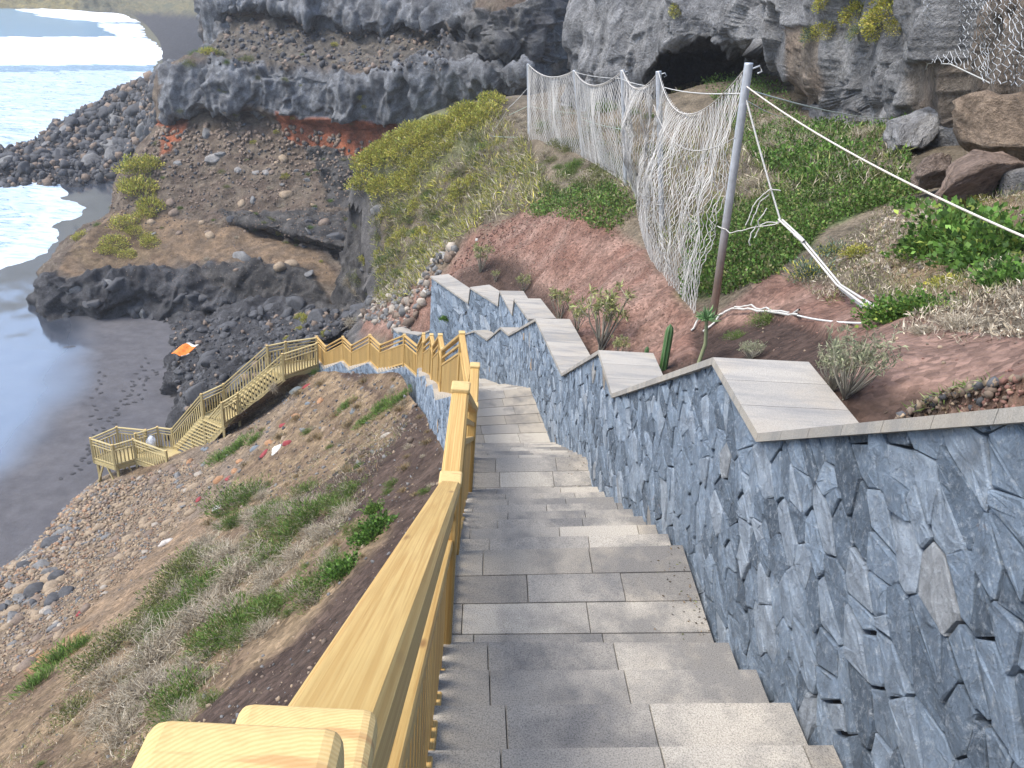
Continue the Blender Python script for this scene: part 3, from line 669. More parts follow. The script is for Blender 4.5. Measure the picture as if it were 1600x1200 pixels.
# ---- headland with lava band and the upper ledges
cx_ = [[(78, 500, 66.5), (80, 440, 66), (112, 392, 71), (183, 332, 76), (194, 282, 79.5), (230, 232, 83), (262, 188, 86.5), (258, 182, 84.5), (258, 115, 85.5), (300, 88, 92), (326, 72, 95), (324, 5, 95), (320, -60, 97)],
 [(170, 508, 64), (180, 448, 64.5), (200, 395, 70), (240, 340, 74), (250, 290, 77.5), (280, 237, 81), (312, 174, 84.5), (312, 164, 82), (310, 100, 83), (345, 72, 89), (350, 30, 93), (352, 10, 91), (350, -60, 93)],
 [(280, 520, 62.5), (280, 445, 63.5), (280, 385, 69), (310, 330, 73), (320, 280, 76.5), (350, 228, 79.5), (392, 178, 82.5), (392, 166, 80), (390, 105, 80.5), (410, 62, 86), (412, 22, 91), (412, 5, 89), (410, -60, 91)],
 [(370, 520, 61), (370, 430, 62), (370, 380, 67.5), (400, 325, 72), (410, 275, 75.5), (430, 228, 78.5), (452, 194, 79.4), (452, 178, 78.5), (450, 112, 78.5), (480, 72, 84), (482, 36, 88.5), (482, 22, 86), (480, -60, 88)],
 [(450, 515, 58), (455, 432, 60.5), (470, 385, 64.5), (490, 335, 70), (490, 280, 74), (500, 232, 77), (522, 202, 77.6), (522, 186, 76.5), (530, 120, 76), (560, 78, 82), (562, 48, 86), (562, 35, 83.5), (560, -60, 86)],
 [(540, 500, 57), (545, 445, 59), (570, 400, 62.5), (560, 340, 68), (560, 280, 73), (570, 228, 75.5), (602, 206, 75.6), (602, 190, 74.5), (610, 115, 73.5), (640, 80, 79), (650, 45, 83), (650, 33, 80), (650, -60, 83)],
 [(620, 480, 57), (620, 440, 58), (640, 400, 61), (640, 340, 67), (640, 280, 72), (650, 228, 74.5), (682, 200, 77), (682, 186, 72.5), (700, 105, 70.5), (712, 85, 75), (722, 48, 78), (726, 36, 74), (740, -60, 77)],
 [(700, 480, 57), (700, 440, 58), (700, 400, 61), (710, 340, 67), (720, 280, 71), (730, 225, 73), (762, 180, 75), (762, 158, 69.5), (770, 112, 67), (785, 97, 70), (785, 62, 67), (790, 20, 67.5), (795, -60, 71)],
 [(790, 480, 57), (790, 440, 58), (790, 400, 61), (800, 340, 67), (810, 280, 70), (820, 225, 71), (828, 172, 72), (830, 140, 67), (832, 110, 65.5), (836, 98, 67.5), (846, 70, 68), (850, 20, 69), (846, -60, 71)],
 [(890, 480, 57), (890, 440, 58), (890, 400, 61), (900, 340, 67), (910, 280, 70), (910, 225, 72), (910, 172, 80), (900, 150, 82), (895, 120, 84), (890, 100, 85), (885, 70, 86), (885, 20, 88), (880, -60, 90)]]
lip = {4: ((478, 380, 70.5), (468, 368, 63.6)), 5: ((575, 412, 67.5), (566, 394, 61.2)), 6: ((628, 432, 66), (628, 414, 59.6)), 3: ((388, 352, 70), (386, 346, 69.3))}
for c in range(10):
    a, b = cx_[c][2], cx_[c][3]; e = lip.get(c, (tuple(a[i]+(b[i]-a[i])*.3 for i in range(3)), tuple(a[i]+(b[i]-a[i])*.6 for i in range(3)))); cx_[c][3:3] = [e[0], e[1]]
ctrl = []
for r in range(15):
    row = [ph(*cx_[c][r]) for c in range(10)]
    p = row[0]; d = nrm(np.array([p[0], p[1], 0])); bk = p+d*16+np.array([d[1], -d[0], 0])*4; bk[2] = min(bk[2], -26.2+r*.78); mid = p+d*6-np.array([d[1], -d[0], 0])*.3; mid[2] = p[2]-.8-.09*r
    ctrl.append([bk, mid]+row)
hl_paint = [([(60, 425), (130, 432), (200, 432), (290, 418), (400, 410), (500, 470), (560, 560), (60, 560)], 'darkrock'),
 ([(90, 425), (120, 375), (190, 325), (300, 345), (470, 375), (540, 440), (470, 445), (400, 408), (290, 408), (190, 420)], 'tan'),
 ([(100, 400), (190, 330), (240, 350), (260, 400), (180, 425)], 'dirt'),
 ([(300, 425), (400, 408), (480, 425), (520, 480), (400, 470)], 'gravel'), ([(330, 335), (480, 330), (640, 350), (640, 470), (580, 440), (470, 372), (400, 360)], 'gravel'),
 ([(480, 225), (640, 225), (640, 350), (520, 330)], 'gravel'),
 ([(250, 108), (330, 92), (450, 104), (560, 116), (620, 104), (700, 92), (860, 90), (860, 170), (760, 166), (680, 194), (600, 196), (520, 190), (430, 184), (390, 170), (312, 170), (258, 196)], 'lava'),
 ([(250, 188), (300, 182), (288, 220), (255, 250)], 'red'), ([(425, 178), (520, 190), (625, 190), (618, 240), (570, 268), (520, 232), (450, 218)], 'red'),
 ([(300, 90), (326, 78), (360, 30), (470, 35), (560, 45), (730, 45), (700, 92), (560, 112), (450, 102)], 'slope2'),
 ([(300, -90), (322, 78), (350, 62), (362, 20), (420, 24), (500, 38), (560, 50), (650, 48), (740, 40), (760, -90)], 'lava'), ([(690, 95), (690, 60), (740, 20), (830, 5), (830, -90), (1000, -90), (1000, 100), (840, 100)], 'mound'), ([(868, -90), (1000, -90), (1000, 200), (850, 165), (880, 100)], 'cave')]
HL = make_surface('headland', grid(ctrl, 470, 400), 'brown', hl_paint, ROCKT, 1.0, 8)
# ---- rock mound between the sand and the timber stairs
oc = [[(258, 508, 66), (330, 490, 62), (420, 468, 58), (520, 478, 52), (600, 480, 46)], [(284, 535, 58.3), (345, 522, 56), (430, 505, 53), (520, 505, 49), (590, 510, 43)],
      [(270, 575, 53.3), (330, 562, 51), (400, 545, 48.5), (480, 530, 45), (560, 535, 40.5)], [(276, 612, 49), (310, 598, 47.5), (360, 578, 45.5), (430, 555, 43), (500, 545, 40)], [(285, 672, 43.6), (310, 650, 43), (350, 620, 42), (420, 585, 40.5), (490, 560, 38.5)]]
g_ = [[ph(*q) for q in r] for r in oc]
for r in g_:
    e = r[0].copy(); d = nrm(r[0]-r[1]); e += d*1.5; e[2] = -26.5; r.insert(0, e)
    r[1][2] = max(r[1][2], -25.3)
OC = make_surface('rock_outcrop', grid(g_, 190, 190), 'darkrock', [([(420, 440), (620, 440), (620, 505), (520, 500)], 'gravel')], ROCKT, .75, 6, nsign=-1)
# ---- seaward hillside under the railing
T_ = [(.6, -6, 2), (-.2, -.5, -2.4), (-.32, 3.7, -4.1), (-.45, 7.5, -5.9), (-.9, 11.8, -7.5), (-1.7, 16, -9.1), (-2.35, 19.6, -10.7), (-3.1, 23.1, -12.2), (-4.0, 26.3, -12.95), (-5.8, 29.4, -14.6), (-7.6, 32.6, -16.2), (-9.4, 35.6, -17.85), (-10.75, 34.7, -17.98), (-13.4, 34.2, -20.4), (-15.5, 34.6, -23.05), (-17.5, 36, -24.6)]
B_ = [(-34, -12, -25.6), (-32, 0, -25.6), (-30, 8, -25.6), (-28, 14, -25.5), (-26, 20, -25.4), (-24, 25, -25.3), tuple(pz(0, 892, -25.2)), tuple(pz(60, 845, -25.15)), tuple(pz(100, 800, -25.1)), tuple(pz(132, 770, -25)), tuple(pz(150, 752, -24.9)), tuple(pz(175, 752, -24.9)), tuple(pz(205, 754, -24.8)), tuple(pz(225, 745, -24.7)), tuple(pz(240, 735, -24.7)), tuple(pz(245, 700, -25.2))]
rows = []
for t in np.linspace(0, 1, 9):
    row = []
    for a, b in zip(T_, B_):
        a, b = np.array(a), np.array(b); L = np.linalg.norm(b-a); p = a+(b-a)*t; p[2] -= (.055*L)*math.sin(math.pi*min(1, t*1.15))**1.0*(1 if L > 6 else .3); row.append(p)
    e = row; rows.append(row)
ext = [p+np.array([-2.2, -.6, -1.6]) for p in rows[-1]]; rows.append(ext)
Pl = grid(rows, 330, 330)
up = [np.array(p) for p in T_]
ls_paint = [([(0, 880), (150, 735), (215, 745), (290, 715), (420, 600), (470, 620), (360, 760), (280, 850), (160, 960), (0, 1090)], 'scree'),
 ([(60, 1010), (200, 880), (330, 780), (350, 830), (250, 920), (120, 1040)], 'tan'), ([(0, 1060), (120, 1000), (260, 930), (300, 1000), (160, 1200), (0, 1220)], 'dirt'),
 ([(480, 560), (640, 572), (740, 640), (760, 1250), (180, 1250), (330, 1090), (470, 985), (600, 860), (640, 760), (600, 690), (640, 640)], 'dark'),
 ([(560, 575), (660, 585), (690, 640), (600, 625)], 'dirt'), ([(560, 700), (650, 700), (640, 800), (480, 850), (440, 800)], 'dark'),
 ([(45, 1010), (130, 985), (140, 1010), (70, 1040), (50, 1060)], 'orange')]
LS = make_surface('hillside', Pl, 'dirt', ls_paint, SOILT, .8, 14)
# ---- planted bed, red bank and slope up to the cliff: a height field through known points
pts = []
for (x, y, z) in W_OUT: pts.append((x, y, z-.22))
for q in ((1330, 622, 4.7), (1450, 620, 3.9), (1050, 578, 9.6), (950, 548, 13), (880, 500, 17), (835, 455, 21), (770, 410, 26), (705, 440, 27), (1500, 565, 5.2), (1590, 590, 4.6), (1330, 530, 6.6), (1200, 512, 9.4),
 (1112, 502, 12), (1055, 480, 13.2), (1000, 408, 17.2), (930, 325, 24.3), (830, 342, 29.5), (760, 355, 32.5), (690, 398, 34), (828, 218, 43), (908, 240, 38), (978, 290, 27.5), (1033, 372, 20), (1350, 480, 9.5), (1250, 420, 12.5), (1200, 330, 17), (1350, 330, 15), (1450, 420, 10.5),
 (1590, 430, 8), (1590, 330, 12), (1500, 300, 15), (1400, 220, 23), (1300, 205, 29), (1200, 200, 33), (1100, 135, 42), (1000, 170, 45), (900, 190, 51), (1530, 270, 18), (760, 165, 53), (690, 180, 54.5), (640, 202, 55), (592, 236, 56), (572, 262, 55), (598, 300, 52), (700, 300, 46), (640, 380, 46),
 (618, 432, 45), (572, 490, 43.5), (650, 470, 35), (600, 480, 40), (780, 285, 43), (870, 290, 35)): pts.append(tuple(ph(*q)))
for (x, y, H, dx, dy, z) in ((572, 262, 55, -4, 2, -19), (598, 300, 52, -5, 3, -20), (592, 236, 56, -3, 5, -17), (618, 432, 45, -4, 3, -20.5), (640, 202, 55, -3, 6, -13), (700, 180, 55, -2, 8, -11.5), (572, 490, 43.5, -3.5, 2.5, -20.5)):
    p = ph(x, y, H); pts.append((p[0]+dx, p[1]+dy, z))
pts += [(0, 62, -8), (10, 56, -3.5), (20, 46, -2.2), (28, 31, -1.2), (22, 14, .3), (2.6, 0, .4), (4.2, 1.5, .5), (6, 4.6, -.6), (9, 7, -.5), (3, -3, 1.8), (12, 7, .5), (-16, 50, -24), (-16, 62, -22), (-9, 70, -14)]
pts = np.array(pts); X = pts[:, :2]/20; Zv = pts[:, 2]
def U_(r): return np.where(r > 1e-9, r*r*np.log(r+1e-12), 0)
n = len(X); K = U_(np.linalg.norm(X[:, None]-X[None], axis=2))+np.eye(n)*2e-4; Q = np.c_[np.ones(n), X]
sol = np.linalg.solve(np.block([[K, Q], [Q.T, np.zeros((3, 3))]]), np.r_[Zv, 0, 0, 0])
def zR(x, y):
    q = np.stack([np.ravel(x), np.ravel(y)], 1)/20; out = np.empty(len(q))
    for i in range(0, len(q), 20000):
        c = q[i:i+20000]; out[i:i+20000] = U_(np.linalg.norm(c[:, None]-X[None], axis=2))@sol[:n]+np.c_[np.ones(len(c)), c]@sol[n:]
    return out.reshape(np.shape(x))
az = np.radians(np.linspace(-19, 88, 480)); rr = np.geomspace(1.4, 72, 430)
A_, R_ = np.meshgrid(az, rr); gx, gy = R_*np.sin(A_), R_*np.cos(A_)
ln = [(W_OUT[0][0]+.3, -6)]+[(p[0], p[1]) for p in W_OUT]+[(-6.6, 34.0), (-8.0, 37.5), (-9.7, 42.3), (-8.3, 44.8), (-9.9, 51.2), (-11.8, 54), (-11.4, 57), (-10, 62), (-8, 75)]
ln = np.array(ln); xl = np.interp(gy, ln[:, 1], ln[:, 0]); off = gx-xl
gz = zR(gx, gy)
gz = np.where(off < -.12, gz-3.5*(gy < 38), gz); drop = off < np.where(gy < 38, -.9, -.3)
Pr = np.stack([gx, gy, gz], -1)
rh_paint = [([(560, 520), (640, 330), (550, 230), (780, 150), (860, 200), (1000, 330), (900, 330), (760, 360), (700, 420), (640, 520)], 'dry'),
 ([(470, 600), (560, 220), (590, 300), (612, 420), (560, 560)], 'gravel'), ([(560, 240), (640, 185), (770, 155), (760, 215), (650, 300), (590, 320)], 'olive'), ([(800, 150), (1250, 60), (1700, 120), (1700, 360), (1300, 420), (1150, 420), (1000, 330)], 'dry'),
 ([(820, 330), (900, 290), (960, 310), (900, 345)], 'green'), ([(1060, 470), (1090, 370), (1200, 300), (1400, 260), (1440, 300), (1300, 360), (1210, 440), (1140, 470)], 'green'),
 ([(690, 440), (730, 370), (820, 335), (930, 312), (1010, 400), (1080, 490), (1130, 500), (1220, 440), (1330, 470), (1600, 540), (1700, 540), (1700, 640), (1350, 640), (1250, 560), (1100, 575), (1000, 580), (930, 560), (860, 470), (800, 405), (760, 400), (690, 470)], 'redsoil'),
 ([(560, 520), (620, 450), (690, 430), (690, 520), (650, 540)], 'redsoil'), ([(700, 450), (770, 395), (810, 410), (870, 480), (930, 550), (1010, 575), (1110, 565), (1290, 580), (1340, 612), (1480, 618), (1700, 610), (1700, 700), (1000, 700), (700, 600)], 'bed'),
 ([(1080, 520), (1200, 500), (1330, 540), (1290, 590), (1100, 575)], 'bed'), ([(1380, 430), (1460, 330), (1600, 300), (1600, 460), (1450, 500)], 'dirt')]
RH = make_surface('slope', Pr, 'dry', rh_paint, BEDT, .62, 10, drop=drop, dmask=np.clip((R_-2)/9, .12, 1)*np.maximum(np.clip((off+.1)/.8, 0, 1), np.clip((gy-39)/3, 0, 1)))
cr_ = [((640, 200, 57), 8), ((594, 234, 56), 9), ((573, 262, 55), 8.5), ((584, 300, 52.5), 8.5), ((602, 350, 49.5), 8.5), ((616, 428, 45.5), 7.5), ((574, 488, 43.8), 6), ((545, 512, 42.5), 4)]
fr_ = []
for k_, (ix, iy, iz) in enumerate(((1.6, -.6, .35), (.25, 0, .1), (-.7, .2, -.14), (-1.5, .45, -.42), (-2.0, .7, -.75), (-2.8, 1.1, -1.15))):
    row = []
    for (c_, dp) in cr_:
        p = ph(*c_); row.append(np.array([p[0]+ix, p[1]+iy, (p[2]+iz if k_ < 2 else p[2]+iz*dp)-(1.4 if k_ == 0 else 0)]))
    fr_.append(row)
SF = make_surface('spur_face', grid(fr_, 120, 220), 'gravel', [([(560, 220), (640, 190), (640, 300), (590, 300), (575, 285)], 'olive'), ([(600, 330), (640, 330), (640, 480), (560, 520), (590, 430)], 'dry')], ROCKT, .75, 10, nsign=1)
# ---- grey cliff above the slope, with the cave under it
cc = [(884, 118, 124, 53), (912, 130, 136, 50), (960, 132, 150, 47.5), (1015, 128, 150, 46), (1040, 76, 118, 43.5), (1100, 62, 108, 42), (1165, 78, 128, 38.5), (1228, 116, 160, 35.2), (1330, 172, 190, 30.5), (1420, 192, 205, 26.5), (1500, 195, 215, 22), (1570, 190, 230, 18), (1660, 190, 260, 15), (1800, 200, 280, 12)]
CG = []
for k in range(7):
    row = []
    for i, (x, yl, yb, H) in enumerate(cc):
        deep = 9.5 if i in (4, 5, 6) else (6 if i == 7 else (2.5 if i == 3 else .2))
        if k == 0: p = ph(x, yb+6, H+deep); p[2] -= 1.2
        elif k == 1: p = ph(x, yl+(yb-yl)*.25, H+deep*.8)
        elif k == 2: p = ph(x, yl, H+.3)
        elif k == 3: p = ph(x, yl-22, H-.5)
        elif k == 4: p = ph(x, yl*.55-18, H-.2)
        elif k == 5: p = ph(x, -22, H+.8)
        else: p = ph(x, -120, H+2.5)
        row.append(p)
    CG.append(row)
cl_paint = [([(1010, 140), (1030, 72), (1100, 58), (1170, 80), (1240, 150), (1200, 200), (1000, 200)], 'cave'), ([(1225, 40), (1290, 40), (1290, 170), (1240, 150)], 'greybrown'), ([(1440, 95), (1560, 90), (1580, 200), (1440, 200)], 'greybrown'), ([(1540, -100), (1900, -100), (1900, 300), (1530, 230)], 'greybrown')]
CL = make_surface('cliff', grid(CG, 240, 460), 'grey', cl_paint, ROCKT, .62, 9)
# ---- boulder spit, far coast, beach and sea
sp = [[(-60, 300), (0, 289), (60, 286), (110, 279), (152, 273), (205, 268), (250, 240)], [(-60, 270), (0, 262), (60, 252), (120, 235), (170, 215), (215, 205), (258, 190)], [(-60, 252), (0, 243), (58, 226), (118, 188), (178, 150), (215, 132), (262, 112)]]
hz = [[108] * 7, [113, 113, 115, 117, 118, 112, 100], [122, 122, 124, 127, 128, 120, 108]]
S3 = [[ph(sp[r][c][0], sp[r][c][1], hz[r][c]) for c in range(7)] for r in range(3)]
for c in range(7): S3[0][c][2] = min(S3[0][c][2], -25.1)
S3.insert(0, [p+np.array([.5, -4, -1.6]) for p in S3[0]]); S3.append([p+np.array([-6, 11, -7]) for p in S3[-1]])
SPIT = make_surface('boulder_spit', grid(S3, 110, 170), 'darkrock', [([(150, 240), (200, 160), (262, 110), (262, 240)], 'gravel')], ROCKT, .9, 6)
FC = []
for y0, H, dz in ((40, 330, -16), (9, 385, -1), (3, 405, 9), (-30, 440, 30), (-120, 480, 95), (-200, 560, 170)):
    row = []
    for x in (-400, -150, 0, 120, 200, 270, 340, 430):
        p = ph(x, y0, H); p[2] = SEA+dz*(1+.25*math.sin(x*.02)) if dz > 0 else SEA+dz*.5; row.append(p)
    FC.append(row)
for r, (a, b) in enumerate(((330, 150), (345, 160), (350, 200))):
    for c in (5, 6, 7):
        p = ph((250, 262, 330)[c-5] if r < 2 else (300, 370, 470)[c-5], (62, 98, 120)[c-5] if r == 1 else ((90, 115, 140)[c-5] if r == 0 else (30, 60, 90)[c-5]), 1); h = math.hypot(p[0], p[1])
        H = -SEA/(-p[2]/h) if r < 2 else (330, 300, 270)[c-5]; FC[r][c] = p*(H/h); FC[r][c][2] = SEA+(-.8, .3, 9)[r]
FAR = make_surface('hill', grid(FC, 130, 190), 'hill', [([(-500, -300), (140, -300), (120, 40), (-500, 40)], 'hillgold'), ([(180, 20), (330, 25), (360, 160), (230, 130)], 'sand')], ROCKT, 1, 8)
shore = np.array([pz(x, y, SEA)[:2] for x, y in ((-700, 640), (-200, 510), (0, 440), (52, 415), (102, 396), (138, 352), (160, 324), (132, 304), (116, 280), (150, 262), (235, 150), (258, 92), (262, 76), (240, 58), (228, 36), (190, 21), (60, 13), (-300, 9))])
wet = np.array([pz(x, y, SEA)[:2] for x, y in ((-900, 1100), (-250, 880), (0, 698), (40, 640), (70, 588), (88, 540), (92, 490), (150, 440), (215, 330), (235, 275), (265, 262), (300, 120), (330, 60))])
def sdist(Q, L):
    """signed distance to a polyline, positive on its left (the sea side)"""
    best = np.full(len(Q), 1e9); sg = np.ones(len(Q))
    for a, b in zip(L, L[1:]):
        d = b-a; t = np.clip(((Q-a)@d)/(d@d), 0, 1); e = Q-a-t[:, None]*d; r = np.linalg.norm(e, axis=1); m = r < best
        c = d[0]*(Q[:, 1]-a[1])-d[1]*(Q[:, 0]-a[0]); sg = np.where(m, np.sign(c), sg); best = np.where(m, r, best)
    return best*sg
def polar(a0, a1, r0, r1, na, nr):
    A, R = np.meshgrid(np.radians(np.linspace(a0, a1, na)), np.geomspace(r0, r1, nr)); return np.stack([R*np.sin(A), R*np.cos(A)], -1)
Q = polar(-64, -8, 18, 420, 300, 330); q = Q.reshape(-1, 2); p3 = np.c_[q, np.zeros(len(q))]
ds = sdist(q, shore); dw = sdist(q, wet)+1.2*fbm(p3*.12, 3)
zz = SEA-.022*np.clip(ds, -8, 60)+np.clip(-ds-8, 0, 60)*.016+.03*fbm(p3*.25, 3)+.012*fbm(p3*1.5, 2)
wt = np.clip(.95+dw/3.5, 0, 1); wt = wt*wt*(3-2*wt)
foot = np.zeros(len(q)); 
trk = [[(130, 745), (150, 690), (150, 630), (165, 580)], [(160, 700), (200, 620), (240, 560)], [(170, 680), (215, 610), (255, 580)], [(100, 760), (135, 730), (155, 690)], [(215, 640), (235, 600), (262, 570)]]
fr = random.Random(4); fp = []
for tr in trk:
    W3 = [pz(x, y, SEA)[:2] for x, y in tr]
    for a, b in zip(W3, W3[1:]):
        L = np.linalg.norm(b-a); n_ = int(L/.6); d = (b-a)/L
        for i in range(n_): fp.append(a+d*(i*.6+fr.uniform(-.1, .1))+np.array([-d[1], d[0]])*(.16*(-1)**i+fr.uniform(-.12, .12)))
nv, nu = Q.shape[:2]; i = np.arange(nv-1)[:, None]*nu; j = np.arange(nu-1)[None]; F = np.stack([i+j, i+j+1, i+nu+j+1, i+nu+j], -1).reshape(-1, 4)[:, ::-1]
sc_ = np.clip(.5+fbm(p3*.4, 4)*.6, 0, 1)[:, None]; sandc = np.array([.105, .102, .108])*(1-sc_)+np.array([.082, .081, .089])*sc_
m, nt, b = mat('black_sand'); t = NT(nt); co = coords(t); at_ = t.n('ShaderNodeAttribute'); at_.attribute_name = 'Col'
a = t.noise(co, 1.2, 8, .7); f = t.noise(co, 14, 4, .7)
x = t.mix(1, at_.outputs[0], t.ramp(a, [(.3, .78), (.7, 1.18)]), 'MULTIPLY'); x = t.mix(at_.outputs['Alpha'], x, (.05, .06, .08)); nt.links.new(x, b.inputs['Base Color'])
st = t.noise(t.scale(co, (.35, 1.2, 1)), .5, 5, .6); wr = t.math('ADD', t.math('MULTIPLY', at_.outputs['Alpha'], -.86), .95); nt.links.new(t.math('ADD', wr, t.math('MULTIPLY', st, .08)), b.inputs['Roughness'])
nt.links.new(t.math('ADD', t.math('MULTIPLY', at_.outputs['Alpha'], .75), .15), b.inputs['Specular IOR Level'])
bp = t.n('ShaderNodeBump'); bp.inputs['Distance'].default_value = .05; nt.links.new(t.math('ADD', a, t.math('MULTIPLY', f, .3)), bp.inputs['Height']); nt.links.new(t.math('ADD', t.math('MULTIPLY', at_.outputs['Alpha'], -.55), .6), bp.inputs['Strength']); nt.links.new(bp.outputs[0], b.inputs['Normal'])
SAND = m
nt.links.new(t.math('MULTIPLY', at_.outputs['Alpha'], 1.0), b.inputs['Coat Weight']); b.inputs['Coat Roughness'].default_value = .10; b.inputs['Coat IOR'].default_value = 2.7
# beach surface; footprints are flat dark discs laid over it further down
fo = fobj('beach', np.c_[q, zz], F, SAND, np.c_[sandc, wt], smooth=True); fo['kind'] = 'structure'
Q2 = polar(-64, 10, 55, 1500, 260, 420); q2 = Q2.reshape(-1, 2); d2 = sdist(q2, shore); px2, _ = proj(np.c_[q2, np.full(len(q2), SEA)])
p3 = np.c_[q2, np.zeros(len(q2))]
wpx, wpy = px2[:, 0]+12*fbm(p3*.05, 3), px2[:, 1]+3*fbm(p3*.04+9, 3)
foam = np.full(len(q2), .44); foam[(wpy < 112)] = .56; foam[(wpy < 60)] = .12; foam[(wpy < 48) & (wpx < 120)] = .05
foam[inpoly(wpx, wpy, [(-200, 62), (60, 60), (200, 58), (262, 74), (262, 92), (220, 98), (-200, 102)])] = 1.0
foam[inpoly(wpx, wpy, [(15, 15), (130, 14), (200, 20), (228, 33), (150, 36), (80, 25)])] = 1.0
foam[inpoly(wpx, wpy, [(150, 38), (235, 36), (255, 60), (180, 58)])] = .6
foam[(wpy > 103) & (wpy < 112)] = .25
foam = np.where((d2 < 5) & (d2 > 0) & (wpy > 112), np.maximum(foam, .50), foam)
h2 = SEA+.10*fbm(p3*np.array([.06, .2, 1]), 3)+.03*fbm(p3*.6, 2)+.35*np.where(foam > .95, 1, 0)*np.clip(fbm(p3*.1, 2)+.6, 0, 1)
edge = np.clip((d2+1.0)/3, 0, 1); h2 = SEA-.25+(h2-SEA+.25)*edge
nv, nu = Q2.shape[:2]; i = np.arange(nv-1)[:, None]*nu; j = np.arange(nu-1)[None]; F = np.stack([i+j, i+j+1, i+nu+j+1, i+nu+j], -1).reshape(-1, 4)[:, ::-1]
F = F[(d2[F] > -3).any(axis=1)]
m, nt, b = mat('sea_water'); t = NT(nt); co = coords(t); at_ = t.n('ShaderNodeAttribute'); at_.attribute_name = 'Col'
mp = t.n('ShaderNodeMapping'); t.l(co, mp.inputs[0]); mp.inputs['Rotation'].default_value = (0, 0, rad(-26)); mp.inputs['Scale'].default_value = (.35, .95, 1)
n1 = t.noise(mp.outputs[0], .7, 10, .72, 2.2); n2 = t.noise(mp.outputs[0], 3.2, 6, .75, 1.2)
fsum = t.math('ADD', t.math('ADD', t.math('MULTIPLY', n1, 1.1), t.math('MULTIPLY', n2, .35)), t.math('SUBTRACT', at_.outputs['Fac'], 1.0))
ff = t.ramp(fsum, [(.0, .05), (.22, .5), (.55, 1)])
x = t.mix(ff, (.16, .29, .41), (.80, .84, .89)); nt.links.new(x, b.inputs['Base Color'])
nt.links.new(t.math('ADD', t.math('MULTIPLY', ff, .7), .12), b.inputs['Roughness']); b.inputs['Specular IOR Level'].default_value = .5
t.bump(t.math('ADD', n1, n2), .35, .6, b)
so = fobj('sea', np.c_[q2, h2], F, m, np.repeat(foam[:, None], 3, 1), smooth=True); so['kind'] = 'structure'
# ---- light
w = bpy.data.worlds.new('World'); SC.world = w; w.use_nodes = True; t = NT(w.node_tree); bg = w.node_tree.nodes['Background']
sky = t.n('ShaderNodeTexSky'); sky.sky_type = 'NISHITA'; sky.sun_disc = False
SUN_EL, SUN_AZ = rad(58), rad(-105)      # azimuth measured from +Y toward +X
sky.sun_elevation = SUN_EL; sky.sun_rotation = SUN_AZ; sky.air_density = 1.0; sky.dust_density = 1.2; sky.ozone_density = 1.0
w.node_tree.links.new(sky.outputs[0], bg.inputs[0]); bg.inputs[1].default_value = .115
sl = bpy.data.lights.new('sun', 'SUN'); so_ = bpy.data.objects.new('sun', sl); link(so_); sl.energy = 1.7; sl.angle = rad(32); sl.color = (1, .93, .82)
d = Vector((math.sin(SUN_AZ)*math.cos(SUN_EL), math.cos(SUN_AZ)*math.cos(SUN_EL), math.sin(SUN_EL))); so_.rotation_euler = d.to_track_quat('Z', 'Y').to_euler()
SC.view_settings.view_transform = 'Standard'; SC.view_settings.look = 'None'; SC.view_settings.exposure = 1.86; SC.view_settings.gamma = 1

# ---- sea haze: one closed box of thin air round the whole scene
hb = bmesh.new(); bmesh.ops.create_cube(hb, size=1); hm = bpy.data.meshes.new('haze'); bmesh.ops.scale(hb, vec=(2400, 2400, 330), verts=hb.verts); bmesh.ops.translate(hb, vec=(0, 700, 100), verts=hb.verts); hb.to_mesh(hm); hb.free()
HZ = bpy.data.materials.new('haze'); HZ.use_nodes = True; HZ.node_tree.nodes.clear(); ho = HZ.node_tree.nodes.new('ShaderNodeOutputMaterial'); hv = HZ.node_tree.nodes.new('ShaderNodeVolumePrincipled'); hv.inputs['Color'].default_value = (.93, .95, 1, 1); hv.inputs['Density'].default_value = .00062; hv.inputs['Anisotropy'].default_value = .3
HZ.node_tree.links.new(hv.outputs[0], ho.inputs['Volume']); hm.materials.append(HZ); hz_o = link(bpy.data.objects.new('haze', hm)); hz_o['kind'] = 'stuff'
# ================================================================== STONES
def sphere(sub):
    bm = bmesh.new(); bmesh.ops.create_icosphere(bm, subdivisions=sub, radius=1); V = np.array([v.co[:] for v in bm.verts]); F = np.array([[v.index for v in f.verts] for f in bm.faces]); bm.free(); return V, F
SPH = {k: sphere(k) for k in (1, 2, 3, 4)}
def rock_shape(seed, sub=2, ang=.6, flat=(1, .8, .65)):
    g = np.random.default_rng(seed); V, F = SPH[sub]; V = V.copy()
    for _ in range(int(9+6*ang)):
        n = nrm(g.normal(size=3)); d = g.uniform(.45, .85) if ang > .5 else g.uniform(.7, .98); e = V@n-d; V -= n*np.clip(e, 0, None)[:, None]*(1.0 if ang > .5 else .8)
    V += V*(fbm(V*1.6+seed*3.1, 3)*(.10 if ang > .5 else .16))[:, None]; V = V+V*((facet(V*2.1+seed)*.16+facet(V*5+seed)*.05)[:, None] if sub >= 4 else 0); V *= np.array(flat)*g.uniform(.85, 1.15, 3); return V, F
def rock_mesh(seed, col, sub=2, ang=.6, flat=(1, .8, .65), smooth=False):
    V, F = rock_shape(seed, sub, ang, flat); c = np.array(col)*(1+.25*fbm(V*2+seed, 2))[:, None]
    return fastmesh('stone', V, F, ROCKT if sub >= 4 else STONE, c, smooth=smooth)
PAL = dict(dark=(.055, .056, .061), grey=(.13, .129, .128), tan=(.235, .178, .12), pale=(.27, .235, .195), brown=(.15, .112, .085), rust=(.235, .14, .085), red=(.16, .085, .066), redd=(.12, .06, .046), blue=(.13, .15, .17))
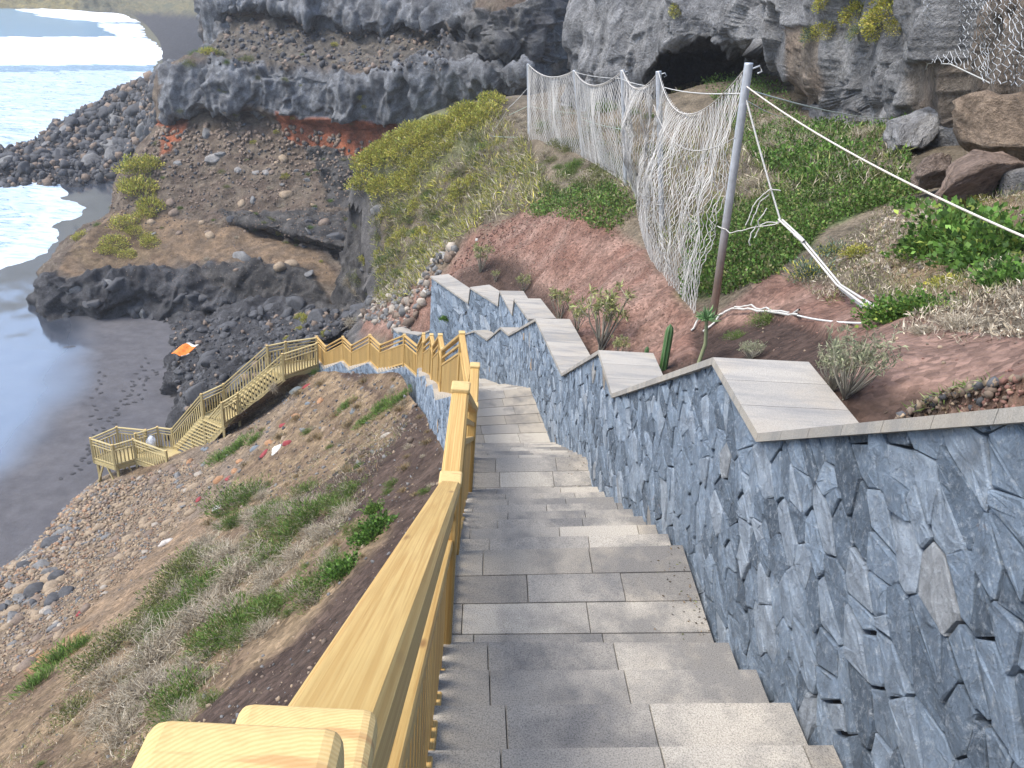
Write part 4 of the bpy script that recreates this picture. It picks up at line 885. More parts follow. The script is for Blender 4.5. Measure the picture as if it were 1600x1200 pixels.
LIB = {k: [rock_mesh(i*7+j, c, 3 if k in ('dark', 'grey') else 2, .8 if k in ('dark', 'grey', 'blue') else .35) for i in range(4)] for j, (k, c) in enumerate(PAL.items())}
def orient(N, yaw, k=.7):
    z = Vector(nrm(np.array(N)*k+np.array([0, 0, 1-k]))); q = z.to_track_quat('Z', 'Y'); return (q.to_matrix() @ Matrix.Rotation(yaw, 3, 'Z'))
def put(name, me, P, N, s, label, cat, group=None, sink=.25, yaw=None, stretch=(1, 1, 1), k=.7):
    o = bpy.data.objects.new(name, me); COL.objects.link(o); R = orient(N, random.uniform(0, 6.3) if yaw is None else yaw, k)
    o.matrix_world = Matrix.Translation(Vector(P)-Vector(N)*s*sink+Vector((0, 0, s*.25))) @ R.to_4x4() @ Matrix.Diagonal((s*stretch[0], s*stretch[1], s*stretch[2], 1))
    return tag(o, label, cat, group)
def scatter_rocks(surf, poly, n, smin, smax, kinds, name, label, cat, group, seed, pw=.4):
    P, N = sample(surf, poly, n, pw, seed); r = random.Random(seed)
    for p, q in zip(P, N): put(name, r.choice(LIB[r.choice(kinds)]), p, q, smin*(smax/smin)**(r.random()**1.8), label, cat, group)
ICO = SPH[1]
def pebble_stuff(name, jobs, seed):
    """one mesh of many small stones: jobs = (surface, polygon, count, smin, smax, palette, pw)"""
    g = np.random.default_rng(seed); VV, FF, CC = [], [], []; n0 = 0; V0, F0 = ICO
    for (s, poly, n, a, b, kinds, pw) in jobs:
        P, N = sample(s, poly, n, pw, seed+len(VV)); m = len(P)
        if m == 0: continue
        sz = a*(b/a)**(g.random(m)**2); A = g.normal(size=(m, 3, 3)); Qm, _ = np.linalg.qr(A); D = g.uniform(.55, 1.1, (m, 3))
        V = (V0[None]*g.uniform(.58, 1.22, (m, len(V0), 1)))*D[:, None]*sz[:, None, None]; V = np.einsum('mij,mkj->mki', Qm, V)+P[:, None]+N[:, None]*(sz*.2)[:, None, None]
        c = np.array([PAL[k] for k in kinds])[g.integers(0, len(kinds), m)]*g.uniform(.65, 1.35, (m, 1))
        VV.append(V.reshape(-1, 3)); FF.append((F0[None]+(np.arange(m)*len(V0))[:, None, None]+n0).reshape(-1, 3)); CC.append(np.repeat(c, len(V0), 0)); n0 += m*len(V0)
    o = fobj(name, np.concatenate(VV), np.concatenate(FF), STONE, np.concatenate(CC)); o['kind'] = 'stuff'; return o
SCREE = [(0, 880), (60, 835), (130, 762), (215, 745), (300, 715), (340, 740), (300, 800), (230, 870), (130, 960), (0, 1080)]
UPP = [(330, 660), (430, 600), (520, 570), (640, 580), (680, 640), (600, 720), (480, 760), (360, 800), (300, 760)]
pebble_stuff('pebbles', [(LS, SCREE, 5200, .05, .2, ('tan', 'tan', 'tan', 'brown', 'brown', 'grey', 'rust'), .35), (LS, UPP, 1500, .02, .10, ('brown', 'brown', 'brown', 'grey', 'dark'), .3), (LS, [(0, 1080), (300, 800), (480, 760), (700, 640), (700, 1200), (0, 1200)], 1800, .01, .05, ('brown', 'tan', 'grey'), .3)], 1)
pebble_stuff('rubble', [(HL, [(110, 390), (250, 200), (420, 190), (640, 230), (640, 480), (280, 500), (200, 430)], 3000, .05, .30, ('brown', 'brown', 'brown', 'dark', 'brown', 'brown'), .5), (HL, [(320, 100), (360, 30), (700, 45), (700, 110), (450, 110)], 900, .08, .40, ('brown', 'dark', 'dark'), .5),
  (OC, [(250, 500), (600, 480), (560, 540), (300, 680)], 900, .08, .35, ('dark', 'dark', 'dark', 'brown'), .4), (SPIT, [(-20, 300), (0, 235), (260, 100), (270, 270)], 2600, .2, .8, ('dark', 'dark', 'dark', 'brown'), .5), (RH, [(560, 500), (640, 400), (720, 380), (640, 520)], 900, .05, .35, ('grey', 'pale', 'brown'), .4)], 2)
pebble_stuff('gravel', [(RH, [(690, 440), (760, 350), (930, 315), (1010, 400), (1060, 500), (1000, 570), (880, 480), (800, 405)], 2400, .015, .06, ('red', 'redd', 'red', 'brown'), .35), (RH, [(1060, 500), (1250, 470), (1620, 530), (1620, 620), (1330, 600), (1050, 575)], 4200, .003, .016, ('red', 'redd', 'red', 'brown'), .2), (RH, [(690, 440), (800, 400), (900, 520), (1010, 580), (1300, 590), (1620, 600), (1620, 680), (1000, 640)], 2600, .008, .035, ('brown', 'dark', 'tan', 'brown'), .2), (RH, [(1100, 520), (1600, 440), (1620, 620), (1350, 640)], 900, .005, .02, ('brown', 'redd', 'tan'), .2), (RH, [(1380, 330), (1500, 320), (1430, 440), (1300, 420)], 500, .02, .06, ('pale', 'brown', 'tan'), .2)], 3)
scatter_rocks(LS, SCREE, 230, .12, .32, ('tan', 'tan', 'tan', 'brown', 'brown', 'grey', 'pale'), 'stone', 'rounded tan stone lying in the scree at the foot of the slope', 'stone', 'rounded stones in the scree', 5)
scatter_rocks(LS, [(0, 890), (60, 845), (110, 820), (110, 930), (60, 980), (0, 990)], 40, .2, .5, ('grey', 'tan', 'dark'), 'stone', 'fist to head sized cobble at the edge of the dark beach', 'stone', 'cobbles at the beach edge', 15)
scatter_rocks(LS, [(300, 690), (400, 640), (470, 585), (540, 580), (640, 590), (560, 660), (420, 720), (330, 760)], 75, .07, .24, ('grey', 'brown', 'blue', 'tan', 'dark'), 'stone', 'angular grey brown stone on the slope below the timber stairs', 'stone', 'angular stones below the timber stairs', 6)
scatter_rocks(HL, [(180, 340), (260, 210), (420, 200), (620, 240), (620, 440), (300, 420)], 65, .25, .8, ('grey', 'brown', 'dark', 'tan'), 'boulder', 'weathered boulder embedded in the brown headland slope', 'boulder', 'boulders on the headland slope', 7)
scatter_rocks(SF, [(540, 520), (560, 250), (640, 200), (640, 480)], 16, .25, .8, ('dark', 'grey', 'dark'), 'stone', 'dark stone set in the broken edge of the spur', 'stone', 'stones in the spur edge', 71)
scatter_rocks(SPIT, [(-10, 300), (0, 240), (120, 190), (258, 115), (262, 240), (200, 270)], 120, .7, 1.9, ('dark', 'dark', 'dark', 'dark', 'grey'), 'boulder', 'dark angular boulder in the rock spit by the surf', 'boulder', 'boulders of the rock spit', 8, .5)
scatter_rocks(OC, [(255, 510), (420, 470), (580, 480), (560, 535), (420, 560), (290, 670)], 58, .35, 1.2, ('dark', 'dark', 'dark', 'dark'), 'boulder', 'dark lava boulder on the rock mound behind the timber stairs', 'boulder', 'boulders on the rock mound', 9)
scatter_rocks(HL, [(80, 490), (130, 440), (280, 450), (480, 480), (480, 515), (280, 520)], 30, .4, 1.3, ('dark', 'dark', 'grey'), 'boulder', 'black lava boulder along the sand at the foot of the headland', 'boulder', 'boulders at the foot of the headland', 10)
def special(x, y, s, col, label, surf, seed, ang=.6, stretch=(1, 1, 1), yaw=None, name='boulder', cat='boulder', k=.7, sub=3, sink=.25):
    P, N = hit(surf, x, y); return put(name, rock_mesh(seed, col, sub, ang), P, N, s, label, cat, sink=sink, stretch=stretch, yaw=yaw, k=k)
RED, ORG = (.20, .028, .032), (.28, .15, .075)
for i, (x, y, r, c, l) in enumerate(((478, 604, 8, RED, 'red painted stone highest on the slope beside a grey one'), (412, 711, 9, RED, 'red stone just left of the white boulder on the slope'), (447, 694, 9, RED, 'red stone just right of the white boulder on the slope'), (357, 747, 7, RED, 'small dark red stone below the orange stones'),
   (309, 780, 7, RED, 'red stone lowest in the row, by a green shrub'), (126, 957, 6, RED, 'small red stone alone on the tan dirt near the beach'), (441, 665, 7, RED, 'dark red stone next to a rounded orange stone'), (463, 652, 11, ORG, 'rounded orange stone in the middle of the slope'), (420, 692, 9, ORG, 'orange stone above the white boulder'),
   (365, 738, 9, ORG, 'orange stone between the two lower red stones'), (340, 752, 9, ORG, 'pale orange stone left of a dark red stone'), (500, 628, 10, ORG, 'flat orange stone below the red stone at the top'), (372, 722, 7, ORG, 'small orange stone at the end of a grass patch'), (296, 722, 7, ORG, 'orange stone near the deck railing'),
   (430, 705, 11, (.62, .63, .6), 'white boulder between two red stones'), (462, 612, 12, (.13, .15, .155), 'long grey boulder beside the top red stone'), (258, 850, 11, (.4, .37, .34), 'pale boulder on the tan dirt slope'), (340, 795, 11, (.38, .38, .37), 'pale grey boulder beside the green shrub'), (329, 667, 7, (.55, .54, .5), 'white stone beside the foot of the timber stairs'),
   (600, 682, 9, (.3, .27, .23), 'pale stone on the dark soil near the railing'), (695, 760, 9, (.4, .42, .45), 'pale stone half hidden behind the railing'))):
    P, N = hit(LS, x, y); special(x, y, r*np.linalg.norm(P)/1300, c, l, LS, 200+i, .5, (1.15, .9, .8), name='stone', cat='stone')
for x, y, r, l in ((80, 850, 17, 'large smooth dark boulder at the beach edge'), (66, 825, 11, 'narrow black rock standing against the sand'), (88, 905, 14, 'black rounded boulder among the cobbles, right of another'), (52, 925, 17, 'biggest black boulder among the cobbles at the left edge'), (82, 938, 12, 'small black boulder at the foot of the biggest cobble')):
    P, N = hit(LS, x, y); special(x, y, r*np.linalg.norm(P)/1300*1.1, PAL['dark'], l, LS, 300+x, .5)
P = pz(110, 545, SEA+.15); put('boulder', rock_mesh(77, PAL['dark'], 3), P, (0, 0, 1), .5, 'lone black rock on the open sand near the waterline', 'boulder', stretch=(1.4, .8, .7), yaw=.3)
for i, (x, y, r, c, l, stv, yw) in enumerate(((1592, 238, 32, (.22, .17, .14), 'brown rock wedged below the tan rock block', (1.1, .9, .6), 1.2), (1467, 187, 9, (.3, .28, .25), 'small pale stone beside the tilted slab', (1.2, .8, .6), .3))):
    P, N = hit(RH if y > 150 else CL, x, y); special(x, y, r*np.linalg.norm(P)/1300*1.15, c, l, RH if y > 150 else CL, 400+i, .95, stv, yw, k=.2, sub=4, sink=.1)
for i, (x, y, r) in enumerate(((672, 425, 13), (690, 400, 12), (660, 455, 10), (745, 380, 6), (332, 250, 15), (400, 270, 8), (415, 270, 9), (372, 268, 8))):
    s_ = RH if x > 600 else HL; P, N = hit(s_, x, y)
    special(x, y, r*np.linalg.norm(P)/1300, (.36, .35, .33) if x > 600 else (.2, .19, .18), ('pale rock outcrop left of the stepped planter wall', 'pale rock above the stepped planter wall', 'pale rock low on the grassy spur edge', 'small white stone on the bank', 'biggest grey boulder on the headland slope', 'grey boulder, left one of a cluster of three', 'grey boulder, middle of a cluster of three', 'pale flat boulder by the cluster')[i], s_, 450+i, .7)
def rock_between(a, b, w, tk, col, label, seed, up=(0, 0, 1)):
    a, b = Vector(a), Vector(b); ax = (b-a); L = ax.length; ax.normalize(); sd_ = ax.cross(Vector(up)).normalized(); u2 = sd_.cross(ax); R = Matrix((ax, sd_, u2)).transposed()
    o = bpy.data.objects.new('boulder', rock_mesh(seed, col, 4, .95, (1, 1, 1))); COL.objects.link(o); o.matrix_world = Matrix.Translation((a+b)/2) @ R.to_4x4() @ Matrix.Diagonal((L*.62, w, tk, 1)); return tag(o, label, 'boulder')
rock_between(ph(1386, 238, 20.5), ph(1446, 168, 22.5), .62, .42, (.36, .36, .365), 'long pale grey slab tilted on the slope below the cliff', 501)
rock_between(ph(1462, 312, 12.5), ph(1592, 250, 14.0), .62, .50, (.32, .24, .195), 'big flat brown boulder with a ridge near the right edge', 502)
rock_between(ph(1535, 232, 14.5), ph(1640, 150, 15.0), 1.1, 1.0, (.35, .27, .205), 'large tan rock block under the wire mesh', 506)
rock_between(ph(1425, 276, 15), ph(1488, 256, 15.5), .34, .30, (.33, .26, .22), 'rounded brown boulder left of the big flat boulder', 507)
# footprints: flat discs darker than the sand, in place of dents
g = Geo(); an = np.arange(8)*math.pi/4
for p in fp:
    a = fr.uniform(0, 3.1); q = np.stack([p[0]+.16*np.cos(an)*math.cos(a)-.09*np.sin(an)*math.sin(a), p[1]+.16*np.cos(an)*math.sin(a)+.09*np.sin(an)*math.cos(a)], 1); dd = sdist(np.array([p]), shore)[0]
    z = SEA-.022*np.clip(dd, -8, 60)+np.clip(-dd-8, 0, 60)*.016+.03*fbm(np.array([[p[0], p[1], 0]])*.25, 3)[0]+.03
    V = np.c_[q, np.full(8, z)]; F = np.array([[0, 1, 2, 3], [0, 3, 4, 7], [4, 5, 6, 7]]); g.add(V, F, colr(.038, .037, .04))
o = g.obj('footprints', STONE); o['kind'] = 'stuff'
# ================================================================== PLANTS
def dome_leaves(n, size, cols, seed, flat=.75, lump=.35, shell=.35, up=.5, width=.45):
    r_ = np.random.default_rng(seed); d = r_.normal(size=(n, 3)); d[:, 2] = np.abs(d[:, 2]); d /= np.linalg.norm(d, axis=1)[:, None]
    rr_ = (1+lump*fbm(d*2.2+seed, 2)*1.3)*(1-shell*r_.random(n)**1.5*1.6).clip(.15, 1); P = d*rr_[:, None]*np.array([1, 1, flat]); D = d+np.array([0, 0, up])+r_.normal(size=(n, 3))*.45
    C = np.array(cols)[r_.integers(0, len(cols), n)]*r_.uniform(.75, 1.25, (n, 1))*(1+.35*fbm(P*2.3+seed, 2))[:, None]
    g = Geo(); leaves(g, P, D, size, C, width); return g
def twig_geo(n, cols, seed, r=.008, flat=.8, spread=1.0, curl=.25, pts=5):
    q = np.random.default_rng(seed); d = q.normal(size=(n, 3)); d[:, 2] = np.abs(d[:, 2])+.15; d /= np.linalg.norm(d, axis=1)[:, None]; L = q.uniform(.55, 1.1, n)
    t = np.linspace(.05, 1, pts)[None, :, None]; b = q.normal(size=(n, 1, 3))*np.array([.22, .22, 0]); P = b*spread+d[:, None]*t*L[:, None, None]*np.array([spread, spread, flat])+q.normal(size=(n, pts, 3))*curl*.16*t+np.array([0, 0, -.25])*(t**2)*q.random((n, 1, 1))*curl
    g = Geo(); C = np.array(cols)[q.integers(0, len(cols), n)]*q.uniform(.75, 1.2, (n, 1)); tubes(g, P, r*np.linspace(1.3, .5, pts), C); return g
G1 = [(.07, .14, .025), (.10, .18, .035), (.14, .21, .05)]; OLV = [(.14, .165, .045), (.18, .19, .065), (.10, .125, .04), (.2, .19, .10)]; YG = [(.42, .39, .07), (.34, .35, .07), (.22, .25, .06), (.45, .38, .11)]; BR = [(.085, .175, .03), (.125, .225, .045), (.06, .12, .028)]; DRYC = [(.41, .355, .27), (.32, .27, .195), (.21, .175, .13), (.48, .43, .34)]; BG = [(.10, .16, .12), (.14, .20, .13), (.08, .12, .08)]; DK = [(.03, .06, .02), (.04, .075, .025)]
def merge(a, b): a.V += b.V; a.F += [f+a.n for f in b.F]; a.C += b.C; a.n += b.n; return a
def T(name, geo, m): return geo.mesh(name, m)
TPL = {}
def add_tpl(k, *parts): TPL[k] = parts   # parts: (partname, mesh)
for i in range(3):
    add_tpl('yg%d' % i, ('foliage', T('foliage', dome_leaves(900, .15, YG, 20+i, .7), LEAF)))
    add_tpl('olive%d' % i, ('foliage', T('foliage', dome_leaves(1100, .13, OLV, 30+i, .6, .5, .45, .7, .28), LEAF)), ('stem', T('stem', twig_geo(60, DRYC, 35+i, .012, .6), DRY)))
    add_tpl('fine%d' % i, ('foliage', T('foliage', dome_leaves(1500, .16, G1+OLV[:1], 40+i, .65, .5, .5, .9, .16), LEAF)), ('stem', T('stem', twig_geo(50, DRYC, 45+i, .010, .6), DRY)))
    add_tpl('dry%d' % i, ('stem', T('stem', twig_geo(330, DRYC, 50+i, .0085, .8, 1, .5), DRY)))
    add_tpl('bright%d' % i, ('foliage', T('foliage', dome_leaves(750, .17, BR, 60+i, .6, .45, .5, .6, .75), LEAF)), ('stem', T('stem', twig_geo(30, [(.12, .17, .06)], 65+i, .014, .6), DRY)))
    add_tpl('lush%d' % i, ('foliage', T('foliage', dome_leaves(1500, .135, BR+BR+G1+[(.24, .3, .06)], 70+i, .65, .6, .6, .5, .75), LEAF)), ('stem', T('stem', twig_geo(26, [(.12, .17, .06)], 75+i, .014, .7), DRY)))
    add_tpl('grass%d' % i, ('foliage', T('foliage', dome_leaves(900, .32, [(.10, .19, .03), (.13, .22, .05), (.17, .2, .07)], 80+i, .25, .5, .9, 1.8, .10), LEAF)))
    add_tpl('tuft%d' % i, ('foliage', T('foliage', dome_leaves(420, .55, [(.27, .23, .14), (.21, .17, .10), (.30, .2, .1)], 90+i, .3, .4, .9, 1.3, .05), DRY)))
    add_tpl('blue%d' % i, ('foliage', T('foliage', dome_leaves(900, .2, BG+YG[:1], 100+i, .7, .5, .5, .7, .2), LEAF)), ('stem', T('stem', twig_geo(30, DRYC, 105+i, .012, .7), DRY)))
    add_tpl('dark%d' % i, ('foliage', T('foliage', dome_leaves(1200, .16, DK+G1[:1], 110+i, .8, .35, .4, .5, .5), LEAF)))
def spindly(seed, leafcols, n=13, lean=.3, top=260):
    q = np.random.default_rng(seed); gs, gl = Geo(), Geo(); tips = []
    for i in range(n):
        a = q.uniform(0, 6.28); sp_ = q.uniform(.1, lean+.25); h = q.uniform(.65, 1); P = np.array([[0, 0, 0], [math.cos(a)*sp_*.35, math.sin(a)*sp_*.35, h*.33], [math.cos(a)*sp_*.75, math.sin(a)*sp_*.75, h*.68], [math.cos(a)*sp_, math.sin(a)*sp_, h]])+q.normal(size=(4, 3))*.02
        tube(gs, P, [.022, .017, .013, .008], colr(.27, .25, .2)*q.uniform(.8, 1.2)); tips.append(P[3])
        for k in range(3):
            b = P[2]+(P[3]-P[2])*q.random(); e = b+np.array([q.normal()*.13, q.normal()*.13, q.uniform(.1, .26)]); tube(gs, np.array([b, (b+e)/2+q.normal(size=3)*.01, e]), [.009, .007, .005], colr(.28, .26, .19)); tips.append(e)
    tips = np.array(tips); m = top; ti = q.integers(0, len(tips), m); D = q.normal(size=(m, 3))*.7+np.array([0, 0, .45]); leaves(gl, tips[ti]+q.normal(size=(m, 3))*.012, D, .13, np.array(leafcols)[q.integers(0, len(leafcols), m)]*q.uniform(.75, 1.25, (m, 1)), .22)
    return (('stem', T('stem', gs, DRY)), ('foliage', T('foliage', gl, LEAF)))
SPC = [(.27, .28, .10), (.22, .25, .10), (.32, .31, .16)]
for i in range(3): add_tpl('spindly%d' % i, *spindly(120+i, SPC, 12, .28, 420))
for i in range(2): add_tpl('greyshrub%d' % i, *spindly(130+i, [(.27, .28, .18), (.22, .24, .14), (.3, .3, .2)], 34, .55, 900))
def plant(kind, x, y, rpx, surf, label, cat='shrub', name='shrub', group=None, sc=(1, 1, 1), upright=.35, yaw=None, lift=0.0, single=False):
    P, N = hit(surf, x, y); s = rpx*np.linalg.norm(P)/1300; parts = TPL[kind]
    R = orient(N, random.uniform(0, 6.3) if yaw is None else yaw, upright); M = Matrix.Translation(Vector(P)+Vector(N)*lift*s) @ R.to_4x4() @ Matrix.Diagonal((s*sc[0], s*sc[1], s*sc[2], 1))
    if len(parts) == 1:
        o = bpy.data.objects.new(name, parts[0][1]); COL.objects.link(o)
    else:
        o = bpy.data.objects.new(name, None); COL.objects.link(o)
        for pn, me in parts: c = bpy.data.objects.new(pn, me); COL.objects.link(c); c.parent = o
    o.matrix_world = M; return tag(o, label, cat, group)
rp = random.Random(21)
# -- seaward hillside
for k, lst, lab, grp in (('olive', ((150, 1040, 30), (188, 1005, 30), (265, 930, 32), (300, 890, 32), (235, 965, 26), (330, 870, 22), (415, 850, 26), (120, 1110, 24), (280, 905, 26), (440, 830, 22), (210, 985, 24)), 'low olive green shrub in the strip of scrub across the slope', 'olive shrubs across the slope'),
   ('fine', ((365, 795, 34), (395, 780, 28), (480, 815, 34), (455, 840, 30), (500, 800, 24), (520, 905, 36), (490, 935, 34), (380, 985, 42), (420, 965, 32), (350, 1010, 34), (290, 1085, 36), (270, 1110, 26), (330, 930, 34), (350, 905, 30), (430, 870, 28), (550, 770, 20)), 'feathery green shrub with fine leaves on the slope', 'feathery green shrubs on the slope'),
   ('dry', ((250, 1035, 46), (285, 1000, 50), (320, 970, 44), (240, 1080, 44), (375, 905, 40), (400, 885, 42), (430, 905, 34), (205, 1105, 40), (310, 1045, 36), (470, 870, 36), (175, 1060, 30), (340, 880, 30), (545, 800, 26), (520, 830, 28), (445, 800, 22), (200, 1150, 34), (160, 1130, 26), (365, 950, 36)), 'tangled dry grey bush of bare twigs on the slope', 'dry grey bushes on the slope')):
    nm_, ct_ = dict(olive=('olive_shrub', 'olive shrub'), fine=('green_shrub', 'green shrub'), dry=('dry_bush', 'dry bush'))[k]
    for (x, y, r) in lst: plant(k+str(rp.randrange(3)), x, y, r*(1.22 if k != 'dry' else 1.12), LS, lab, ct_, nm_, group=grp, sc=(1.1, 1.1, rp.uniform(.7, 1.05)))
plant('bright0', 592, 832, 32, LS, 'bright green leafy bush beside the railing', 'bush', 'bush'); plant('bright1', 570, 850, 24, LS, 'small bright green bush touching the larger one by the railing', 'bush', 'bush'); plant('bright2', 540, 895, 30, LS, 'leafy green bush below the two by the railing', 'bush', 'bush'); plant('lush0', 585, 800, 18, LS, 'small dark green plant above the bright bush', 'plant', 'plant')
for x, y, r, l in ((622, 628, 28, 'bright green grass patch nearest the stairs'), (596, 640, 28, 'bright green grass patch in the middle of the long strip'), (570, 660, 20, 'lower end of the long bright grass strip'), (543, 636, 20, 'bright green grass clump left of the long strip'), (372, 700, 26, 'green grass patch below the timber stairs, upper part'), (345, 716, 22, 'green grass patch below the timber stairs, lower part'),
   (398, 688, 16, 'small green grass patch at the top of the lower strip'), (95, 1030, 34, 'long grass patch by the orange soil, upper part'), (62, 1068, 30, 'long grass patch by the orange soil, lower part'), (490, 578, 9, 'green tuft at the corner of the timber platform'), (130, 1010, 22, 'grass patch beside the olive scrub')):
    plant('grass'+str(rp.randrange(3)), x, y, r, LS, l, 'grass patch', 'grass_patch', sc=(1, 1, .8), upright=.9)
PT, NT_ = sample(LS, [(420, 600), (640, 590), (690, 650), (690, 760), (600, 850), (420, 960), (60, 1200), (0, 1200), (250, 960), (330, 800)], 150, .35, 31)
for p, n in zip(PT, NT_):
    k = rp.choice(('tuft', 'tuft', 'tuft', 'dry', 'fine')); parts = TPL[k+str(rp.randrange(3))]; s = rp.uniform(6, 14)*np.linalg.norm(p)/1300
    o = bpy.data.objects.new('tuft', parts[0][1]); COL.objects.link(o); o.matrix_world = Matrix.Translation(Vector(p)) @ orient(n, rp.uniform(0, 6), .5).to_4x4() @ Matrix.Scale(s, 4); tag(o, 'small dry tuft on the brown slope below the railing', 'tuft', 'dry tufts on the slope')
# -- headland shrubs
for i, (x, y, r) in enumerate(((212, 268, 24), (232, 262, 20), (222, 300, 26), (205, 295, 18), (236, 325, 20), (228, 338, 15))): plant('yg%d' % (i % 3), x, y, r, HL, 'big yellow green shrub clump at the seaward edge of the headland', group='yellow green shrubs at the headland edge', sc=(1, 1, 1.1), upright=.1)
for i, (x, y, r) in enumerate(((195, 350, 20), (180, 382, 20), (168, 392, 14), (200, 400, 14), (236, 380, 15), (232, 372, 12), (126, 370, 12), (210, 362, 14))): plant('yg%d' % (i % 3), x, y, r, HL, 'low yellow green shrub on the brown ledge above the sand', group='low shrubs on the brown ledge', sc=(1, 1, .7))
PT, NT_ = sample(HL, [(110, 380), (260, 200), (340, 80), (600, 60), (620, 240), (600, 420), (300, 410)], 70, .5, 33)
for p, n in zip(PT, NT_):
    o = bpy.data.objects.new('shrub', TPL[rp.choice(('yg0', 'olive1', 'fine2', 'dry1', 'olive0'))][0][1]); COL.objects.link(o); o.matrix_world = Matrix.Translation(Vector(p)) @ orient(n, rp.uniform(0, 6), .4).to_4x4() @ Matrix.Scale(rp.uniform(3, 7)*np.linalg.norm(p)/1300, 4); tag(o, 'tiny shrub dotted on the rocky headland', 'shrub', 'tiny shrubs on the headland')
for i, (x, y, r) in enumerate(((478, 500, 9), (468, 515, 7), (450, 530, 6), (508, 523, 8), (470, 497, 9), (555, 510, 6))): plant('yg%d' % (i % 3), x, y, r, OC, 'small yellow green shrub between the lava boulders behind the stairs', group='shrubs between the lava boulders')
# -- grassy spur
SP1 = [(570, 300), (562, 250), (600, 215), (660, 195), (770, 158), (770, 185), (720, 220), (680, 250), (650, 290), (600, 310)]
PT, NT_ = sample(RH, SP1, 85, .4, 41)
for p, n in zip(PT, NT_):
    o = bpy.data.objects.new('shrub', TPL['yg%d' % rp.randrange(3)][0][1]); COL.objects.link(o); o.matrix_world = Matrix.Translation(Vector(p)) @ orient(n, rp.uniform(0, 6), .4).to_4x4() @ Matrix.Diagonal((*([rp.uniform(13, 26)*np.linalg.norm(p)/1300]*3), 1)); o.name = 'spurge_bush'; tag(o, 'yellow green spurge bush in the thicket on the spur crest', 'spurge bush', 'yellow green thicket on the spur')
SP2 = [(600, 470), (590, 320), (650, 290), (760, 210), (830, 250), (760, 330), (690, 380), (630, 450)]
for surf_, poly_, n_, ks_, lo_, hi_, lab_, grp_, sd_2 in ((LS, [(120, 1140), (270, 910), (390, 760), (500, 780), (560, 880), (430, 990), (300, 1130)], 48, ('dry', 'dry', 'dry'), 16, 34, 'tangled dry grey bush of bare twigs on the slope', 'dry grey bushes on the slope', 61), (LS, [(120, 1140), (270, 900), (390, 740), (520, 760), (580, 890), (430, 1000), (300, 1150)], 46, ('fine', 'fine', 'fine'), 14, 30, 'feathery green shrub with fine leaves on the slope', 'feathery green shrubs on the slope', 62),
   (RH, [(780, 190), (1010, 150), (1040, 240), (960, 300), (840, 310)], 75, ('dry', 'olive', 'fine'), 9, 24, 'dry or olive shrub on the slope below the net', 'scrub below the net', 63), (RH, [(1180, 190), (1430, 220), (1400, 290), (1250, 260), (1180, 330)], 60, ('dry', 'olive', 'dry'), 12, 28, 'dry or olive shrub on the slope behind the tall steel post', 'scrub behind the tall post', 64),
   (SF, [(540, 520), (560, 240), (640, 190), (640, 480)], 60, ('yg', 'olive', 'dry'), 8, 20, 'shrub clinging to the dark broken edge of the spur', 'shrubs on the spur edge', 65), (HL, [(262, 112), (330, 75), (420, 100), (330, 110)], 12, ('yg', 'olive', 'fine'), 6, 13, 'small green shrub on top of the dark lava band', 'shrubs on the lava band', 66)):
    PT, NT_ = sample(surf_, poly_, n_, .3, sd_2)
    for p, n in zip(PT, NT_):
        parts = TPL[rp.choice(ks_)+str(rp.randrange(3))]; s = rp.uniform(lo_, hi_)*np.linalg.norm(p)/1300; o = bpy.data.objects.new('shrub', parts[0][1] if len(parts) == 1 or surf_ is not LS else None); COL.objects.link(o)
        if o.data is None:
            for pn, me in parts: c = bpy.data.objects.new(pn, me); COL.objects.link(c); c.parent = o
        o.matrix_world = Matrix.Translation(Vector(p)) @ orient(n, rp.uniform(0, 6), .4).to_4x4() @ Matrix.Scale(s, 4); nm_ = 'dry_bush' if 'dry grey' in lab_ else 'green_shrub' if 'feathery' in lab_ else 'scrub_bush'; o.name = nm_; tag(o, lab_, nm_.replace('_', ' '), grp_)
PT, NT_ = sample(RH, SP2, 110, .4, 42)
for p, n in zip(PT, NT_):
    k = rp.choice(('yg', 'fine', 'olive', 'dry', 'olive')); o = bpy.data.objects.new('shrub', TPL[k+str(rp.randrange(3))][0][1]); COL.objects.link(o); o.matrix_world = Matrix.Translation(Vector(p)) @ orient(n, rp.uniform(0, 6), .4).to_4x4() @ Matrix.Scale(rp.uniform(8, 19)*np.linalg.norm(p)/1300, 4); o.name = 'spur_bush'; tag(o, 'olive or dry bush on the steep side of the spur', 'bush', 'scrub on the side of the spur')
